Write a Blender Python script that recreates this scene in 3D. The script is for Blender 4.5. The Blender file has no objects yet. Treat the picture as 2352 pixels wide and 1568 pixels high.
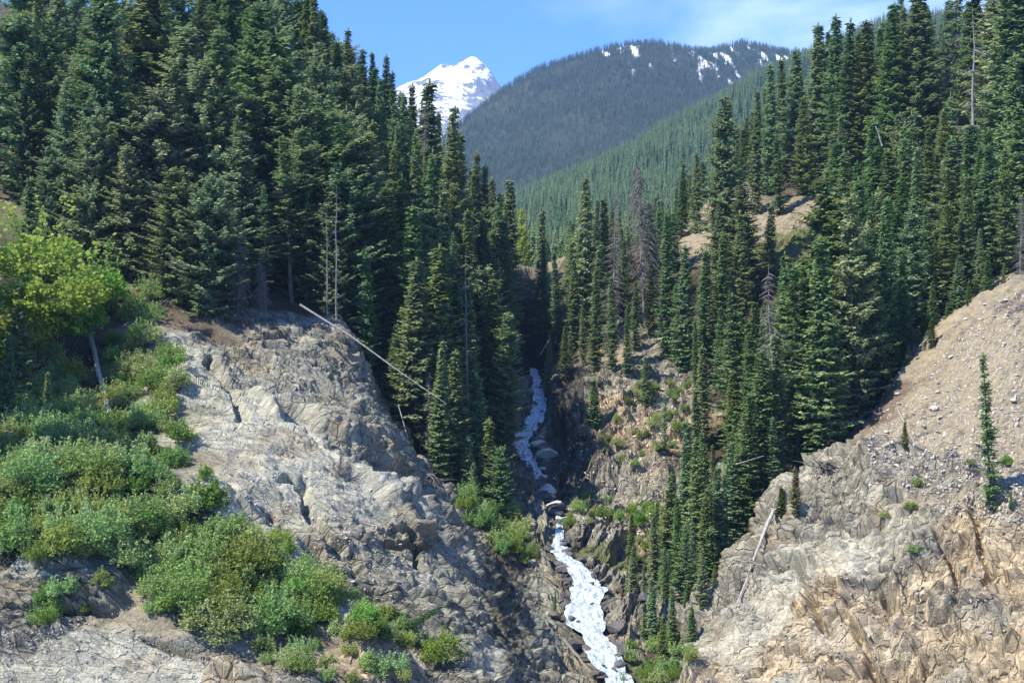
import bpy, math, random
import numpy as np
from mathutils import Vector, Matrix

scene = bpy.context.scene
R_ = math.radians
# ------------------------------------------------------------------ camera, sky, sun, exposure
cam_data = bpy.data.cameras.new("camera")
cam = bpy.data.objects.new("camera", cam_data)
scene.collection.objects.link(cam)
cam.location = (0, 0, 0)
cam.rotation_euler = (R_(90), 0, 0)
cam_data.sensor_width = 36.0
cam_data.lens = 18.0 / math.tan(R_(20.0))
cam_data.clip_end = 60000
cam_data.clip_start = 0.5
scene.camera = cam

SUN_DIR = Vector((-0.68, -0.36, 0.92)).normalized()      # towards the sun: from the left, a little behind the viewer
SUN_ELEV = math.asin(SUN_DIR.z)
world = bpy.data.worlds.new("World")
scene.world = world
world.use_nodes = True
wn, wl = world.node_tree.nodes, world.node_tree.links
wn.clear()
w_out = wn.new("ShaderNodeOutputWorld"); w_bg = wn.new("ShaderNodeBackground")
sky = wn.new("ShaderNodeTexSky"); sky.sky_type = 'NISHITA'; sky.sun_disc = False
sky.sun_elevation = SUN_ELEV
sky.sun_rotation = math.atan2(SUN_DIR.x, SUN_DIR.y)
sky.altitude = 1500; sky.air_density = 1.0; sky.dust_density = 0.0; sky.ozone_density = 4.5
# thin cirrus in the sky, by direction
tc = wn.new("ShaderNodeTexCoord"); mp = wn.new("ShaderNodeMapping")
mp.inputs['Scale'].default_value = (3.0, 3.0, 9.0)
mp.inputs['Rotation'].default_value = (0, R_(-18), 0)
nz = wn.new("ShaderNodeTexNoise"); nz.inputs['Scale'].default_value = 1.6; nz.inputs['Detail'].default_value = 8; nz.inputs['Roughness'].default_value = 0.55
nz.inputs['Distortion'].default_value = 0.5
wl.new(tc.outputs['Generated'], mp.inputs['Vector']); wl.new(mp.outputs['Vector'], nz.inputs['Vector'])
cr = wn.new("ShaderNodeMapRange"); cr.inputs[1].default_value = 0.46; cr.inputs[2].default_value = 0.74
cr.inputs[3].default_value = 0.0; cr.inputs[4].default_value = 0.75
wl.new(nz.outputs['Fac'], cr.inputs[0])
sep = wn.new("ShaderNodeSeparateXYZ"); wl.new(tc.outputs['Generated'], sep.inputs[0])
# the cirrus bank lies to the right of the valley
bank = wn.new("ShaderNodeMapRange"); bank.inputs[1].default_value = -0.03; bank.inputs[2].default_value = 0.20
wl.new(sep.outputs['X'], bank.inputs[0])
mulc = wn.new("ShaderNodeMath"); mulc.operation = 'MULTIPLY'
wl.new(cr.outputs[0], mulc.inputs[0]); wl.new(bank.outputs[0], mulc.inputs[1])
mixc = wn.new("ShaderNodeMixRGB"); mixc.inputs[2].default_value = (6.5, 7.6, 9.0, 1)
tint = wn.new("ShaderNodeMixRGB"); tint.blend_type = 'MULTIPLY'; tint.inputs[0].default_value = 1.0
tint.inputs[2].default_value = (0.35, 0.75, 1.44, 1)
wl.new(sky.outputs[0], tint.inputs[1])
wl.new(tint.outputs[0], mixc.inputs[1]); wl.new(mulc.outputs[0], mixc.inputs[0])
wl.new(mixc.outputs[0], w_bg.inputs['Color'])
w_bg.inputs['Strength'].default_value = 0.105
wl.new(w_bg.outputs[0], w_out.inputs['Surface'])

sun_data = bpy.data.lights.new("sun", 'SUN')
sun_data.energy = 4.6
sun_data.angle = R_(0.55)
sun_data.color = (1.0, 0.94, 0.83)
sun = bpy.data.objects.new("sun", sun_data)
scene.collection.objects.link(sun)
sun.rotation_euler = SUN_DIR.to_track_quat('Z', 'Y').to_euler()

scene.view_settings.view_transform = 'Standard'
scene.view_settings.look = 'None'
scene.view_settings.exposure = 1.12
scene.view_settings.gamma = 1.0
scene.cycles.max_bounces = 5
scene.cycles.diffuse_bounces = 3
scene.cycles.transparent_max_bounces = 6
scene.cycles.volume_bounces = 0
scene.cycles.use_denoising = True
scene.cycles.caustics_reflective = False
scene.cycles.caustics_refractive = False

# ------------------------------------------------------------------ helpers
FPX = 1176.0 / math.tan(R_(20.0))
def P(px, py, d):
    """survey bearing (px, py) at forward distance d metres -> world point"""
    return ((px - 1176.0) / FPX * d, d, (784.0 - py) / FPX * d)

def hash3(ix, iy, iz, seed=0):
    M = np.uint32
    h = (ix.astype(np.int64).astype(M) * M(374761393) + iy.astype(np.int64).astype(M) * M(668265263)
         + iz.astype(np.int64).astype(M) * M(2147483647) + M(seed * 974711 + 1013))
    h = (h ^ (h >> M(13))) * M(1274126177)
    h = (h ^ (h >> M(16))) * M(2246822519)
    h = h ^ (h >> M(15))
    return (h & M(0xFFFFFF)).astype(np.float32) / np.float32(0xFFFFFF)

def vnoise(p, seed=0):
    """value noise in [-1, 1]; p is (N, 3)"""
    f = np.floor(p); t = (p - f).astype(np.float32); t = t * t * t * (t * (t * 6 - 15) + 10)
    i = f.astype(np.int64)
    x, y, z = i[:, 0], i[:, 1], i[:, 2]
    out = 0
    for dx in (0, 1):
        wx = t[:, 0] if dx else 1 - t[:, 0]
        for dy in (0, 1):
            wy = t[:, 1] if dy else 1 - t[:, 1]
            for dz in (0, 1):
                wz = t[:, 2] if dz else 1 - t[:, 2]
                out = out + hash3(x + dx, y + dy, z + dz, seed) * (wx * wy * wz)
    return out * 2 - 1

def fbm(p, octaves=4, seed=0, gain=0.5, ridged=False):
    a, s, tot = 1.0, 0, 0.0
    q = np.array(p, dtype=np.float64)
    for o in range(octaves):
        n = vnoise(q, seed + o * 17)
        if ridged:
            n = 1 - 2 * np.abs(n)
        s = s + a * n; tot += a
        a *= gain; q = q * 2.03 + 11.7
    return s / tot

def voro(p, seed=0):
    """returns F1, F2, id hash (3 channels) of jittered cells"""
    f = np.floor(p); i = f.astype(np.int64)
    N = len(p)
    F1 = np.full(N, 9.0, np.float32); F2 = np.full(N, 9.0, np.float32)
    idx = np.zeros(N, np.float32); vx = np.zeros((N, 3), np.float32)
    for dx in (-1, 0, 1):
        for dy in (-1, 0, 1):
            for dz in (-1, 0, 1):
                cx, cy, cz = i[:, 0] + dx, i[:, 1] + dy, i[:, 2] + dz
                ox = cx + hash3(cx, cy, cz, seed); oy = cy + hash3(cx, cy, cz, seed + 1); oz = cz + hash3(cx, cy, cz, seed + 2)
                ax, ay, az = p[:, 0] - ox, p[:, 1] - oy, p[:, 2] - oz
                d = np.sqrt(ax * ax + ay * ay + az * az).astype(np.float32)
                near = d < F1
                F2 = np.where(near, F1, np.minimum(F2, d))
                F1 = np.where(near, d, F1)
                idx = np.where(near, hash3(cx, cy, cz, seed + 3), idx)
                vx[near, 0] = ax[near]; vx[near, 1] = ay[near]; vx[near, 2] = az[near]
    return F1, F2, idx, vx

def sstep(a, b, x):
    t = np.clip((x - a) / (b - a), 0, 1)
    return t * t * (3 - 2 * t)

def np_mesh(name, verts, faces, mat=None, smooth=False, attrs=None, colors=None, mat_idx=None, mats=None):
    """faces: (M,4) or (M,3) int array, or a list of such arrays"""
    me = bpy.data.meshes.new(name)
    fl = faces if isinstance(faces, list) else [faces]
    fl = [np.asarray(f, dtype=np.int32) for f in fl if len(f)]
    nl = sum(f.size for f in fl); nf = sum(len(f) for f in fl)
    me.vertices.add(len(verts)); me.loops.add(nl); me.polygons.add(nf)
    me.vertices.foreach_set("co", np.asarray(verts, dtype=np.float32).ravel())
    me.loops.foreach_set("vertex_index", np.concatenate([f.ravel() for f in fl]))
    sizes = np.concatenate([np.full(len(f), f.shape[1], np.int32) for f in fl])
    starts = np.concatenate([[0], np.cumsum(sizes)[:-1]]).astype(np.int32)
    me.polygons.foreach_set("loop_start", starts)
    if smooth:
        me.polygons.foreach_set("use_smooth", np.ones(nf, dtype=bool))
    for k, (dom, arr) in (attrs or {}).items():
        a = me.attributes.new(k, 'FLOAT', dom)
        a.data.foreach_set("value", np.asarray(arr, dtype=np.float32))
    for k, arr in (colors or {}).items():
        a = me.attributes.new(k, 'FLOAT_COLOR', 'POINT')
        a.data.foreach_set("color", np.asarray(arr, dtype=np.float32).ravel())
    for m in (mats or ([mat] if mat else [])):
        me.materials.append(m)
    if mat_idx is not None:
        me.polygons.foreach_set("material_index", np.asarray(mat_idx, np.int32))
    me.update(calc_edges=True)
    return me

def link(name, me, parent=None):
    o = bpy.data.objects.new(name, me)
    scene.collection.objects.link(o)
    if parent is not None:
        o.parent = parent
    return o

def tag(o, label=None, cat=None, group=None, kind=None):
    if label: o["label"] = label
    if cat: o["category"] = cat
    if group: o["group"] = group
    if kind: o["kind"] = kind
    return o
# ------------------------------------------------------------------ materials
def new_mat(name, rough=0.8, spec=0.3):
    m = bpy.data.materials.new(name); m.use_nodes = True
    n, l = m.node_tree.nodes, m.node_tree.links
    b = n["Principled BSDF"]
    b.inputs['Roughness'].default_value = rough
    b.inputs['Specular IOR Level'].default_value = spec
    return m, n, l, b

def ramp(n, pts):
    r = n.new("ShaderNodeValToRGB"); e = r.color_ramp.elements
    while len(e) < len(pts): e.new(0.5)
    for k, (p, c) in enumerate(pts):
        e[k].position = p; e[k].color = (*c, 1)
    return r

def noise_node(n, l, scale, detail=6, rough=0.6, vec=None, dist=0.0):
    t = n.new("ShaderNodeTexNoise"); t.inputs['Scale'].default_value = scale
    t.inputs['Detail'].default_value = detail; t.inputs['Roughness'].default_value = rough
    t.inputs['Distortion'].default_value = dist
    if vec is not None: l.new(vec, t.inputs['Vector'])
    return t

def mat_terrain():
    m, n, l, b = new_mat("ground_rock", 0.92, 0.12)
    att = n.new("ShaderNodeAttribute"); att.attribute_name = "albedo"
    rk = n.new("ShaderNodeAttribute"); rk.attribute_name = "rocky"
    geo = n.new("ShaderNodeNewGeometry")
    # bands across the strata
    mp = n.new("ShaderNodeMapping"); mp.inputs['Rotation'].default_value = (R_(18), R_(24), 0); mp.inputs['Scale'].default_value = (0.25, 0.25, 1.6)
    l.new(geo.outputs['Position'], mp.inputs['Vector'])
    band = noise_node(n, l, 1.0, 8, 0.65, mp.outputs['Vector'], 0.6)
    fine = noise_node(n, l, 2.2, 8, 0.72, geo.outputs['Position'])
    vr = ramp(n, [(0.28, (0.55, 0.55, 0.57)), (0.5, (1.0, 1.0, 1.0)), (0.72, (1.32, 1.28, 1.2))])
    bx = n.new('ShaderNodeMixRGB'); bx.inputs[1].default_value = (.5, .5, .5, 1); l.new(rk.outputs['Fac'], bx.inputs[0]); l.new(band.outputs['Fac'], bx.inputs[2]); l.new(bx.outputs[0], vr.inputs[0])
    vf = ramp(n, [(0.3, (0.62, 0.62, 0.64)), (0.52, (1, 1, 1)), (0.75, (1.25, 1.23, 1.18))])
    l.new(fine.outputs['Fac'], vf.inputs[0])
    m1 = n.new("ShaderNodeMixRGB"); m1.blend_type = 'MULTIPLY'; m1.inputs[0].default_value = 0.9
    l.new(att.outputs['Color'], m1.inputs[1]); l.new(vr.outputs[0], m1.inputs[2])
    m2 = n.new("ShaderNodeMixRGB"); m2.blend_type = 'MULTIPLY'; m2.inputs[0].default_value = 0.9
    l.new(m1.outputs[0], m2.inputs[1]); l.new(vf.outputs[0], m2.inputs[2])
    # cracks and grain
    bed = n.new("ShaderNodeAttribute"); bed.attribute_name = "bed"          # coordinates along and across the bedding
    mv = n.new("ShaderNodeMapping"); mv.inputs['Scale'].default_value = (0.30, 0.36, 0.85)
    wob = noise_node(n, l, 0.3, 3, 0.5, bed.outputs['Vector'])
    wa = n.new("ShaderNodeVectorMath"); wa.operation = 'MULTIPLY_ADD'; wa.inputs[1].default_value = (1.2, 1.2, 0.5)
    l.new(wob.outputs['Color'], wa.inputs[0]); l.new(bed.outputs['Vector'], wa.inputs[2]); l.new(wa.outputs[0], mv.inputs['Vector'])
    vo = n.new("ShaderNodeTexVoronoi"); vo.feature = 'DISTANCE_TO_EDGE'; vo.inputs['Scale'].default_value = 1.0
    l.new(mv.outputs['Vector'], vo.inputs['Vector'])
    vor = n.new("ShaderNodeMapRange"); vor.inputs[1].default_value = 0.0; vor.inputs[2].default_value = 0.04; vor.inputs[4].default_value = 1.0
    l.new(vo.outputs['Distance'], vor.inputs[0])
    mr = n.new("ShaderNodeMath"); mr.operation = 'MULTIPLY'; l.new(vor.outputs[0], mr.inputs[0]); l.new(rk.outputs['Fac'], mr.inputs[1])
    mv2 = n.new("ShaderNodeMapping"); mv2.inputs['Scale'].default_value = (0.85, 1.0, 2.1); l.new(wa.outputs[0], mv2.inputs['Vector'])
    vo2 = n.new("ShaderNodeTexVoronoi"); vo2.feature = 'DISTANCE_TO_EDGE'; l.new(mv2.outputs['Vector'], vo2.inputs['Vector']); vo2.inputs['Scale'].default_value = 1.0
    vc = n.new("ShaderNodeTexVoronoi"); vc.inputs['Scale'].default_value = 1.0; l.new(mv2.outputs['Vector'], vc.inputs['Vector'])
    vo2r = n.new("ShaderNodeMapRange"); vo2r.inputs[2].default_value = 0.06; l.new(vo2.outputs['Distance'], vo2r.inputs[0])
    cs = n.new("ShaderNodeMath"); cs.operation = 'MULTIPLY_ADD'; cs.inputs[1].default_value = 0.5; l.new(vo2r.outputs[0], cs.inputs[0]); l.new(mr.outputs[0], cs.inputs[2]) if False else None
    # joints: base colour darkened in thin lines between the beds, only where the rock is bare
    jl = n.new("ShaderNodeMath"); jl.operation = 'MULTIPLY'; l.new(vor.outputs[0], jl.inputs[0])
    j2 = n.new("ShaderNodeMapRange"); j2.inputs[2].default_value = 0.05; j2.inputs[3].default_value = 0.75; l.new(vo2.outputs['Distance'], j2.inputs[0]); l.new(j2.outputs[0], jl.inputs[1])
    jc = n.new("ShaderNodeMapRange"); jc.inputs[3].default_value = 0.55; jc.inputs[4].default_value = 1.0; l.new(jl.outputs[0], jc.inputs[0])
    hsb = n.new("ShaderNodeSeparateColor"); l.new(vc.outputs['Color'], hsb.inputs[0])
    bt = n.new("ShaderNodeMapRange"); bt.inputs[3].default_value = 0.82; bt.inputs[4].default_value = 1.32; l.new(hsb.outputs[0], bt.inputs[0])
    jb = n.new("ShaderNodeMath"); jb.operation = 'MULTIPLY'; l.new(jc.outputs[0], jb.inputs[0]); l.new(bt.outputs[0], jb.inputs[1])
    m3 = n.new("ShaderNodeMixRGB"); m3.blend_type = 'MULTIPLY'; l.new(rk.outputs['Fac'], m3.inputs[0]); l.new(m2.outputs[0], m3.inputs[1]); l.new(jb.outputs[0], m3.inputs[2])
    l.new(m3.outputs[0], b.inputs['Base Color'])
    ma2 = n.new("ShaderNodeMath"); ma2.operation = 'MULTIPLY_ADD'; ma2.inputs[1].default_value = 0.5; l.new(vo2r.outputs[0], ma2.inputs[0]); l.new(vor.outputs[0], ma2.inputs[2])
    bc = n.new("ShaderNodeMath"); bc.operation = 'MULTIPLY_ADD'; bc.inputs[1].default_value = 0.8; l.new(hsb.outputs[1], bc.inputs[0]); l.new(ma2.outputs[0], bc.inputs[2])
    # every joint block has its own tilt, so its face catches the light differently
    def facets(vec, vor_, k):
        su = n.new("ShaderNodeVectorMath"); su.operation = 'SUBTRACT'; l.new(vec, su.inputs[0]); l.new(vor_.outputs['Position'], su.inputs[1])
        sb = n.new("ShaderNodeVectorMath"); sb.operation = 'SUBTRACT'; sb.inputs[1].default_value = (0.5, 0.5, 0.5); l.new(vor_.outputs['Color'], sb.inputs[0])
        dt = n.new("ShaderNodeVectorMath"); dt.operation = 'DOT_PRODUCT'; l.new(su.outputs[0], dt.inputs[0]); l.new(sb.outputs[0], dt.inputs[1])
        mm = n.new("ShaderNodeMath"); mm.operation = 'MULTIPLY'; mm.inputs[1].default_value = k; l.new(dt.outputs['Value'], mm.inputs[0]); return mm
    vcb = n.new("ShaderNodeTexVoronoi"); vcb.inputs['Scale'].default_value = 1.0; l.new(mv.outputs['Vector'], vcb.inputs['Vector'])
    fa, fb = facets(mv2.outputs['Vector'], vc, 2.6), facets(mv.outputs['Vector'], vcb, 7.0)
    f1 = n.new("ShaderNodeMath"); f1.operation = 'ADD'; l.new(fa.outputs[0], f1.inputs[0]); l.new(fb.outputs[0], f1.inputs[1])
    f2 = n.new("ShaderNodeMath"); f2.operation = 'ADD'; l.new(f1.outputs[0], f2.inputs[0]); l.new(ma2.outputs[0], f2.inputs[1])
    l.new(f2.outputs[0], mr.inputs[0])
    g = noise_node(n, l, 5.0, 6, 0.75, geo.outputs['Position'])
    ad = n.new("ShaderNodeMath"); ad.operation = 'ADD'; l.new(mr.outputs[0], ad.inputs[0]); l.new(g.outputs['Fac'], ad.inputs[1])
    bp = n.new("ShaderNodeBump"); bp.inputs['Strength'].default_value = 0.9; bp.inputs['Distance'].default_value = 0.20
    l.new(ad.outputs[0], bp.inputs['Height']); l.new(bp.outputs[0], b.inputs['Normal'])
    return m

def mat_foliage(name, dark, light, tip, sat_noise=0.5, transl=0.25):
    """needle or leaf green that varies from tree to tree, from spray to spray and towards the young tips"""
    m, n, l, b = new_mat(name, 0.75, 0.15)
    oi = n.new("ShaderNodeObjectInfo")
    geo = n.new("ShaderNodeNewGeometry")
    tin = n.new("ShaderNodeAttribute"); tin.attribute_name = "tint"
    tp = n.new("ShaderNodeAttribute"); tp.attribute_name = "tip"
    mix1 = n.new("ShaderNodeMixRGB"); mix1.inputs[1].default_value = (*dark, 1); mix1.inputs[2].default_value = (*light, 1)
    ma = n.new("ShaderNodeMath"); ma.operation = 'MULTIPLY_ADD'; ma.inputs[1].default_value = 0.5; ma.inputs[2].default_value = 0.0
    l.new(tin.outputs['Fac'], ma.inputs[0])
    mb = n.new("ShaderNodeMath"); mb.operation = 'MULTIPLY_ADD'; mb.inputs[1].default_value = 0.5
    l.new(oi.outputs['Random'], mb.inputs[0]); l.new(ma.outputs[0], mb.inputs[2])
    l.new(mb.outputs[0], mix1.inputs[0])
    mix2 = n.new("ShaderNodeMixRGB"); mix2.inputs[2].default_value = (*tip, 1)
    tm = n.new("ShaderNodeMath"); tm.operation = 'MULTIPLY'; tm.inputs[1].default_value = 0.7
    l.new(tp.outputs['Fac'], tm.inputs[0])
    l.new(tm.outputs[0], mix2.inputs[0]); l.new(mix1.outputs[0], mix2.inputs[1])
    # some whole trees are browner or bluer
    hs = n.new("ShaderNodeHueSaturation")
    rr = n.new("ShaderNodeMath"); rr.operation = 'MULTIPLY'; rr.inputs[1].default_value = 7.31; l.new(oi.outputs['Random'], rr.inputs[0])
    fr = n.new("ShaderNodeMath"); fr.operation = 'FRACT'; l.new(rr.outputs[0], fr.inputs[0])
    hr = n.new("ShaderNodeMapRange"); hr.inputs[3].default_value = 0.465; hr.inputs[4].default_value = 0.535; l.new(fr.outputs[0], hr.inputs[0])
    l.new(hr.outputs[0], hs.inputs['Hue'])
    sr = n.new("ShaderNodeMath"); sr.operation = 'MULTIPLY'; sr.inputs[1].default_value = 13.7; l.new(oi.outputs['Random'], sr.inputs[0])
    sf = n.new("ShaderNodeMath"); sf.operation = 'FRACT'; l.new(sr.outputs[0], sf.inputs[0])
    sm = n.new("ShaderNodeMapRange"); sm.inputs[3].default_value = 1 - 0.45 * sat_noise; sm.inputs[4].default_value = 1 + 0.15 * sat_noise; l.new(sf.outputs[0], sm.inputs[0])
    l.new(sm.outputs[0], hs.inputs['Saturation'])
    vm = n.new("ShaderNodeMapRange"); vm.inputs[3].default_value = 1.25; vm.inputs[4].default_value = 0.8; l.new(sf.outputs[0], vm.inputs[0])
    l.new(vm.outputs[0], hs.inputs['Value'])
    l.new(mix2.outputs[0], hs.inputs['Color'])
    l.new(hs.outputs[0], b.inputs['Base Color'])
    if transl > 0:
        tr = n.new("ShaderNodeBsdfTranslucent"); ms = n.new("ShaderNodeMixShader"); ms.inputs[0].default_value = transl
        l.new(hs.outputs[0], tr.inputs['Color'])
        out = n["Material Output"]
        l.new(b.outputs[0], ms.inputs[1]); l.new(tr.outputs[0], ms.inputs[2]); l.new(ms.outputs[0], out.inputs['Surface'])
    return m

def mat_bark(name, c1, c2, scale=3.0):
    m, n, l, b = new_mat(name, 0.9, 0.1)
    tcn = n.new("ShaderNodeTexCoord"); mp = n.new("ShaderNodeMapping"); mp.inputs['Scale'].default_value = (1, 1, 0.2)
    l.new(tcn.outputs['Object'], mp.inputs['Vector'])
    t = noise_node(n, l, scale, 6, 0.7, mp.outputs['Vector'])
    r = ramp(n, [(0.35, c1), (0.65, c2)]); l.new(t.outputs['Fac'], r.inputs[0]); l.new(r.outputs[0], b.inputs['Base Color'])
    bp = n.new("ShaderNodeBump"); bp.inputs['Distance'].default_value = 0.05; l.new(t.outputs['Fac'], bp.inputs['Height']); l.new(bp.outputs[0], b.inputs['Normal'])
    return m

def mat_water():
    m, n, l, b = new_mat("white_water", 0.35, 0.5)
    att = n.new("ShaderNodeAttribute"); att.attribute_name = "flow"       # (along, across, 0)
    mp = n.new("ShaderNodeMapping"); mp.inputs['Scale'].default_value = (1.0, 2.6, 1)
    l.new(att.outputs['Vector'], mp.inputs['Vector'])
    t = noise_node(n, l, 1.0, 9, 0.68, mp.outputs['Vector'], 1.2)
    r = ramp(n, [(0.33, (0.07, 0.09, 0.10)), (0.45, (0.30, 0.36, 0.38)), (0.56, (0.58, 0.63, 0.65)), (0.70, (0.76, 0.79, 0.80))])
    l.new(t.outputs['Fac'], r.inputs[0]); l.new(r.outputs[0], b.inputs['Base Color'])
    bp = n.new("ShaderNodeBump"); bp.inputs['Distance'].default_value = 0.10; bp.inputs['Strength'].default_value = 0.4
    l.new(t.outputs['Fac'], bp.inputs['Height']); l.new(bp.outputs[0], b.inputs['Normal'])
    return m

def mat_stone(name, c1, c2, scale=1.2):
    m, n, l, b = new_mat(name, 0.9, 0.15)
    tcn = n.new("ShaderNodeTexCoord"); oi = n.new("ShaderNodeObjectInfo")
    ad = n.new("ShaderNodeVectorMath"); ad.operation = 'ADD'
    l.new(tcn.outputs['Object'], ad.inputs[0]); l.new(oi.outputs['Location'], ad.inputs[1])
    t = noise_node(n, l, scale, 8, 0.7, ad.outputs[0])
    r = ramp(n, [(0.3, c1), (0.7, c2)]); l.new(t.outputs['Fac'], r.inputs[0]); l.new(r.outputs[0], b.inputs['Base Color'])
    bp = n.new("ShaderNodeBump"); bp.inputs['Distance'].default_value = 0.12; l.new(t.outputs['Fac'], bp.inputs['Height']); l.new(bp.outputs[0], b.inputs['Normal'])
    return m

def mat_far_ground(name, snowy):
    """forest floor of the distant ridges, with lying snow where `snow` is set"""
    m, n, l, b = new_mat(name, 0.95, 0.05)
    att = n.new("ShaderNodeAttribute"); att.attribute_name = "snow"
    geo = n.new("ShaderNodeNewGeometry")
    t = noise_node(n, l, 0.02, 6, 0.6, geo.outputs['Position'])
    r = ramp(n, [(0.35, (0.020, 0.028, 0.014)), (0.7, (0.05, 0.055, 0.03))]); l.new(t.outputs['Fac'], r.inputs[0])
    mx = n.new("ShaderNodeMixRGB"); mx.inputs[2].default_value = (0.85, 0.87, 0.9, 1)
    l.new(att.outputs['Fac'], mx.inputs[0]); l.new(r.outputs[0], mx.inputs[1]); l.new(mx.outputs[0], b.inputs['Base Color'])
    return m

def mat_peak():
    m, n, l, b = new_mat("alpine_snow_rock", 0.8, 0.2)
    att = n.new("ShaderNodeAttribute"); att.attribute_name = "snow"
    geo = n.new("ShaderNodeNewGeometry")
    t0 = noise_node(n, l, 0.017, 10, 0.72, geo.outputs['Position'], 0.4)
    t = n.new('ShaderNodeMath'); t.operation = 'MULTIPLY_ADD'; t.inputs[1].default_value = 2.0; t.inputs[2].default_value = -0.46; l.new(t0.outputs['Fac'], t.inputs[0])
    ad = n.new("ShaderNodeMath"); ad.operation = 'ADD'; l.new(att.outputs['Fac'], ad.inputs[0]); l.new(t.outputs[0], ad.inputs[1])
    r = ramp(n, [(0.0, (0.09, 0.09, 0.10)), (0.96, (0.17, 0.17, 0.18)), (1.0, (0.85, 0.86, 0.88))])
    sc = n.new("ShaderNodeMath"); sc.operation = 'MULTIPLY'; sc.inputs[1].default_value = 0.9
    l.new(ad.outputs[0], sc.inputs[0]); l.new(sc.outputs[0], r.inputs[0]); l.new(r.outputs[0], b.inputs['Base Color'])
    return m

M_GROUND = mat_terrain()
M_WATER = mat_water()
M_FIR = mat_foliage("fir_needles", (0.080, 0.155, 0.060), (0.195, 0.300, 0.092), (0.36, 0.44, 0.14), transl=0.32)
M_CEDAR = mat_foliage("hemlock_needles", (0.078, 0.150, 0.068), (0.195, 0.290, 0.105), (0.36, 0.43, 0.15), transl=0.32)
M_FAR = mat_foliage("far_needles", (0.026, 0.056, 0.030), (0.070, 0.120, 0.050), (0.11, 0.16, 0.06), transl=0.0)
M_MID = mat_foliage("valley_needles", (0.050, 0.105, 0.040), (0.12, 0.20, 0.065), (0.18, 0.26, 0.08), transl=0.0)
M_YOUNG = mat_foliage("young_fir_needles", (0.09, 0.11, 0.02), (0.17, 0.19, 0.035), (0.26, 0.27, 0.06))
M_LEAF = mat_foliage("shrub_leaves", (0.14, 0.23, 0.040), (0.32, 0.47, 0.10), (0.50, 0.60, 0.20), transl=0.42)
M_BRIGHT = mat_foliage("fresh_spring_leaves", (0.16, 0.27, 0.03), (0.27, 0.42, 0.06), (0.38, 0.52, 0.10), sat_noise=0.1, transl=0.45)
M_BARK = mat_bark("bark", (0.06, 0.05, 0.042), (0.16, 0.14, 0.12))
M_DEAD = mat_bark("dead_wood", (0.13, 0.12, 0.11), (0.30, 0.285, 0.27))
M_DARKDEAD = mat_bark("weathered_dead_twigs", (0.12, 0.105, 0.085), (0.23, 0.21, 0.18))
M_PALEWOOD = mat_bark("bleached_wood", (0.22, 0.195, 0.16), (0.50, 0.47, 0.42))
M_STONE = mat_stone("loose_stone", (0.38, 0.34, 0.28), (0.58, 0.54, 0.47))
M_WETSTONE = mat_stone("wet_stone", (0.05, 0.05, 0.05), (0.16, 0.15, 0.14))
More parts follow.
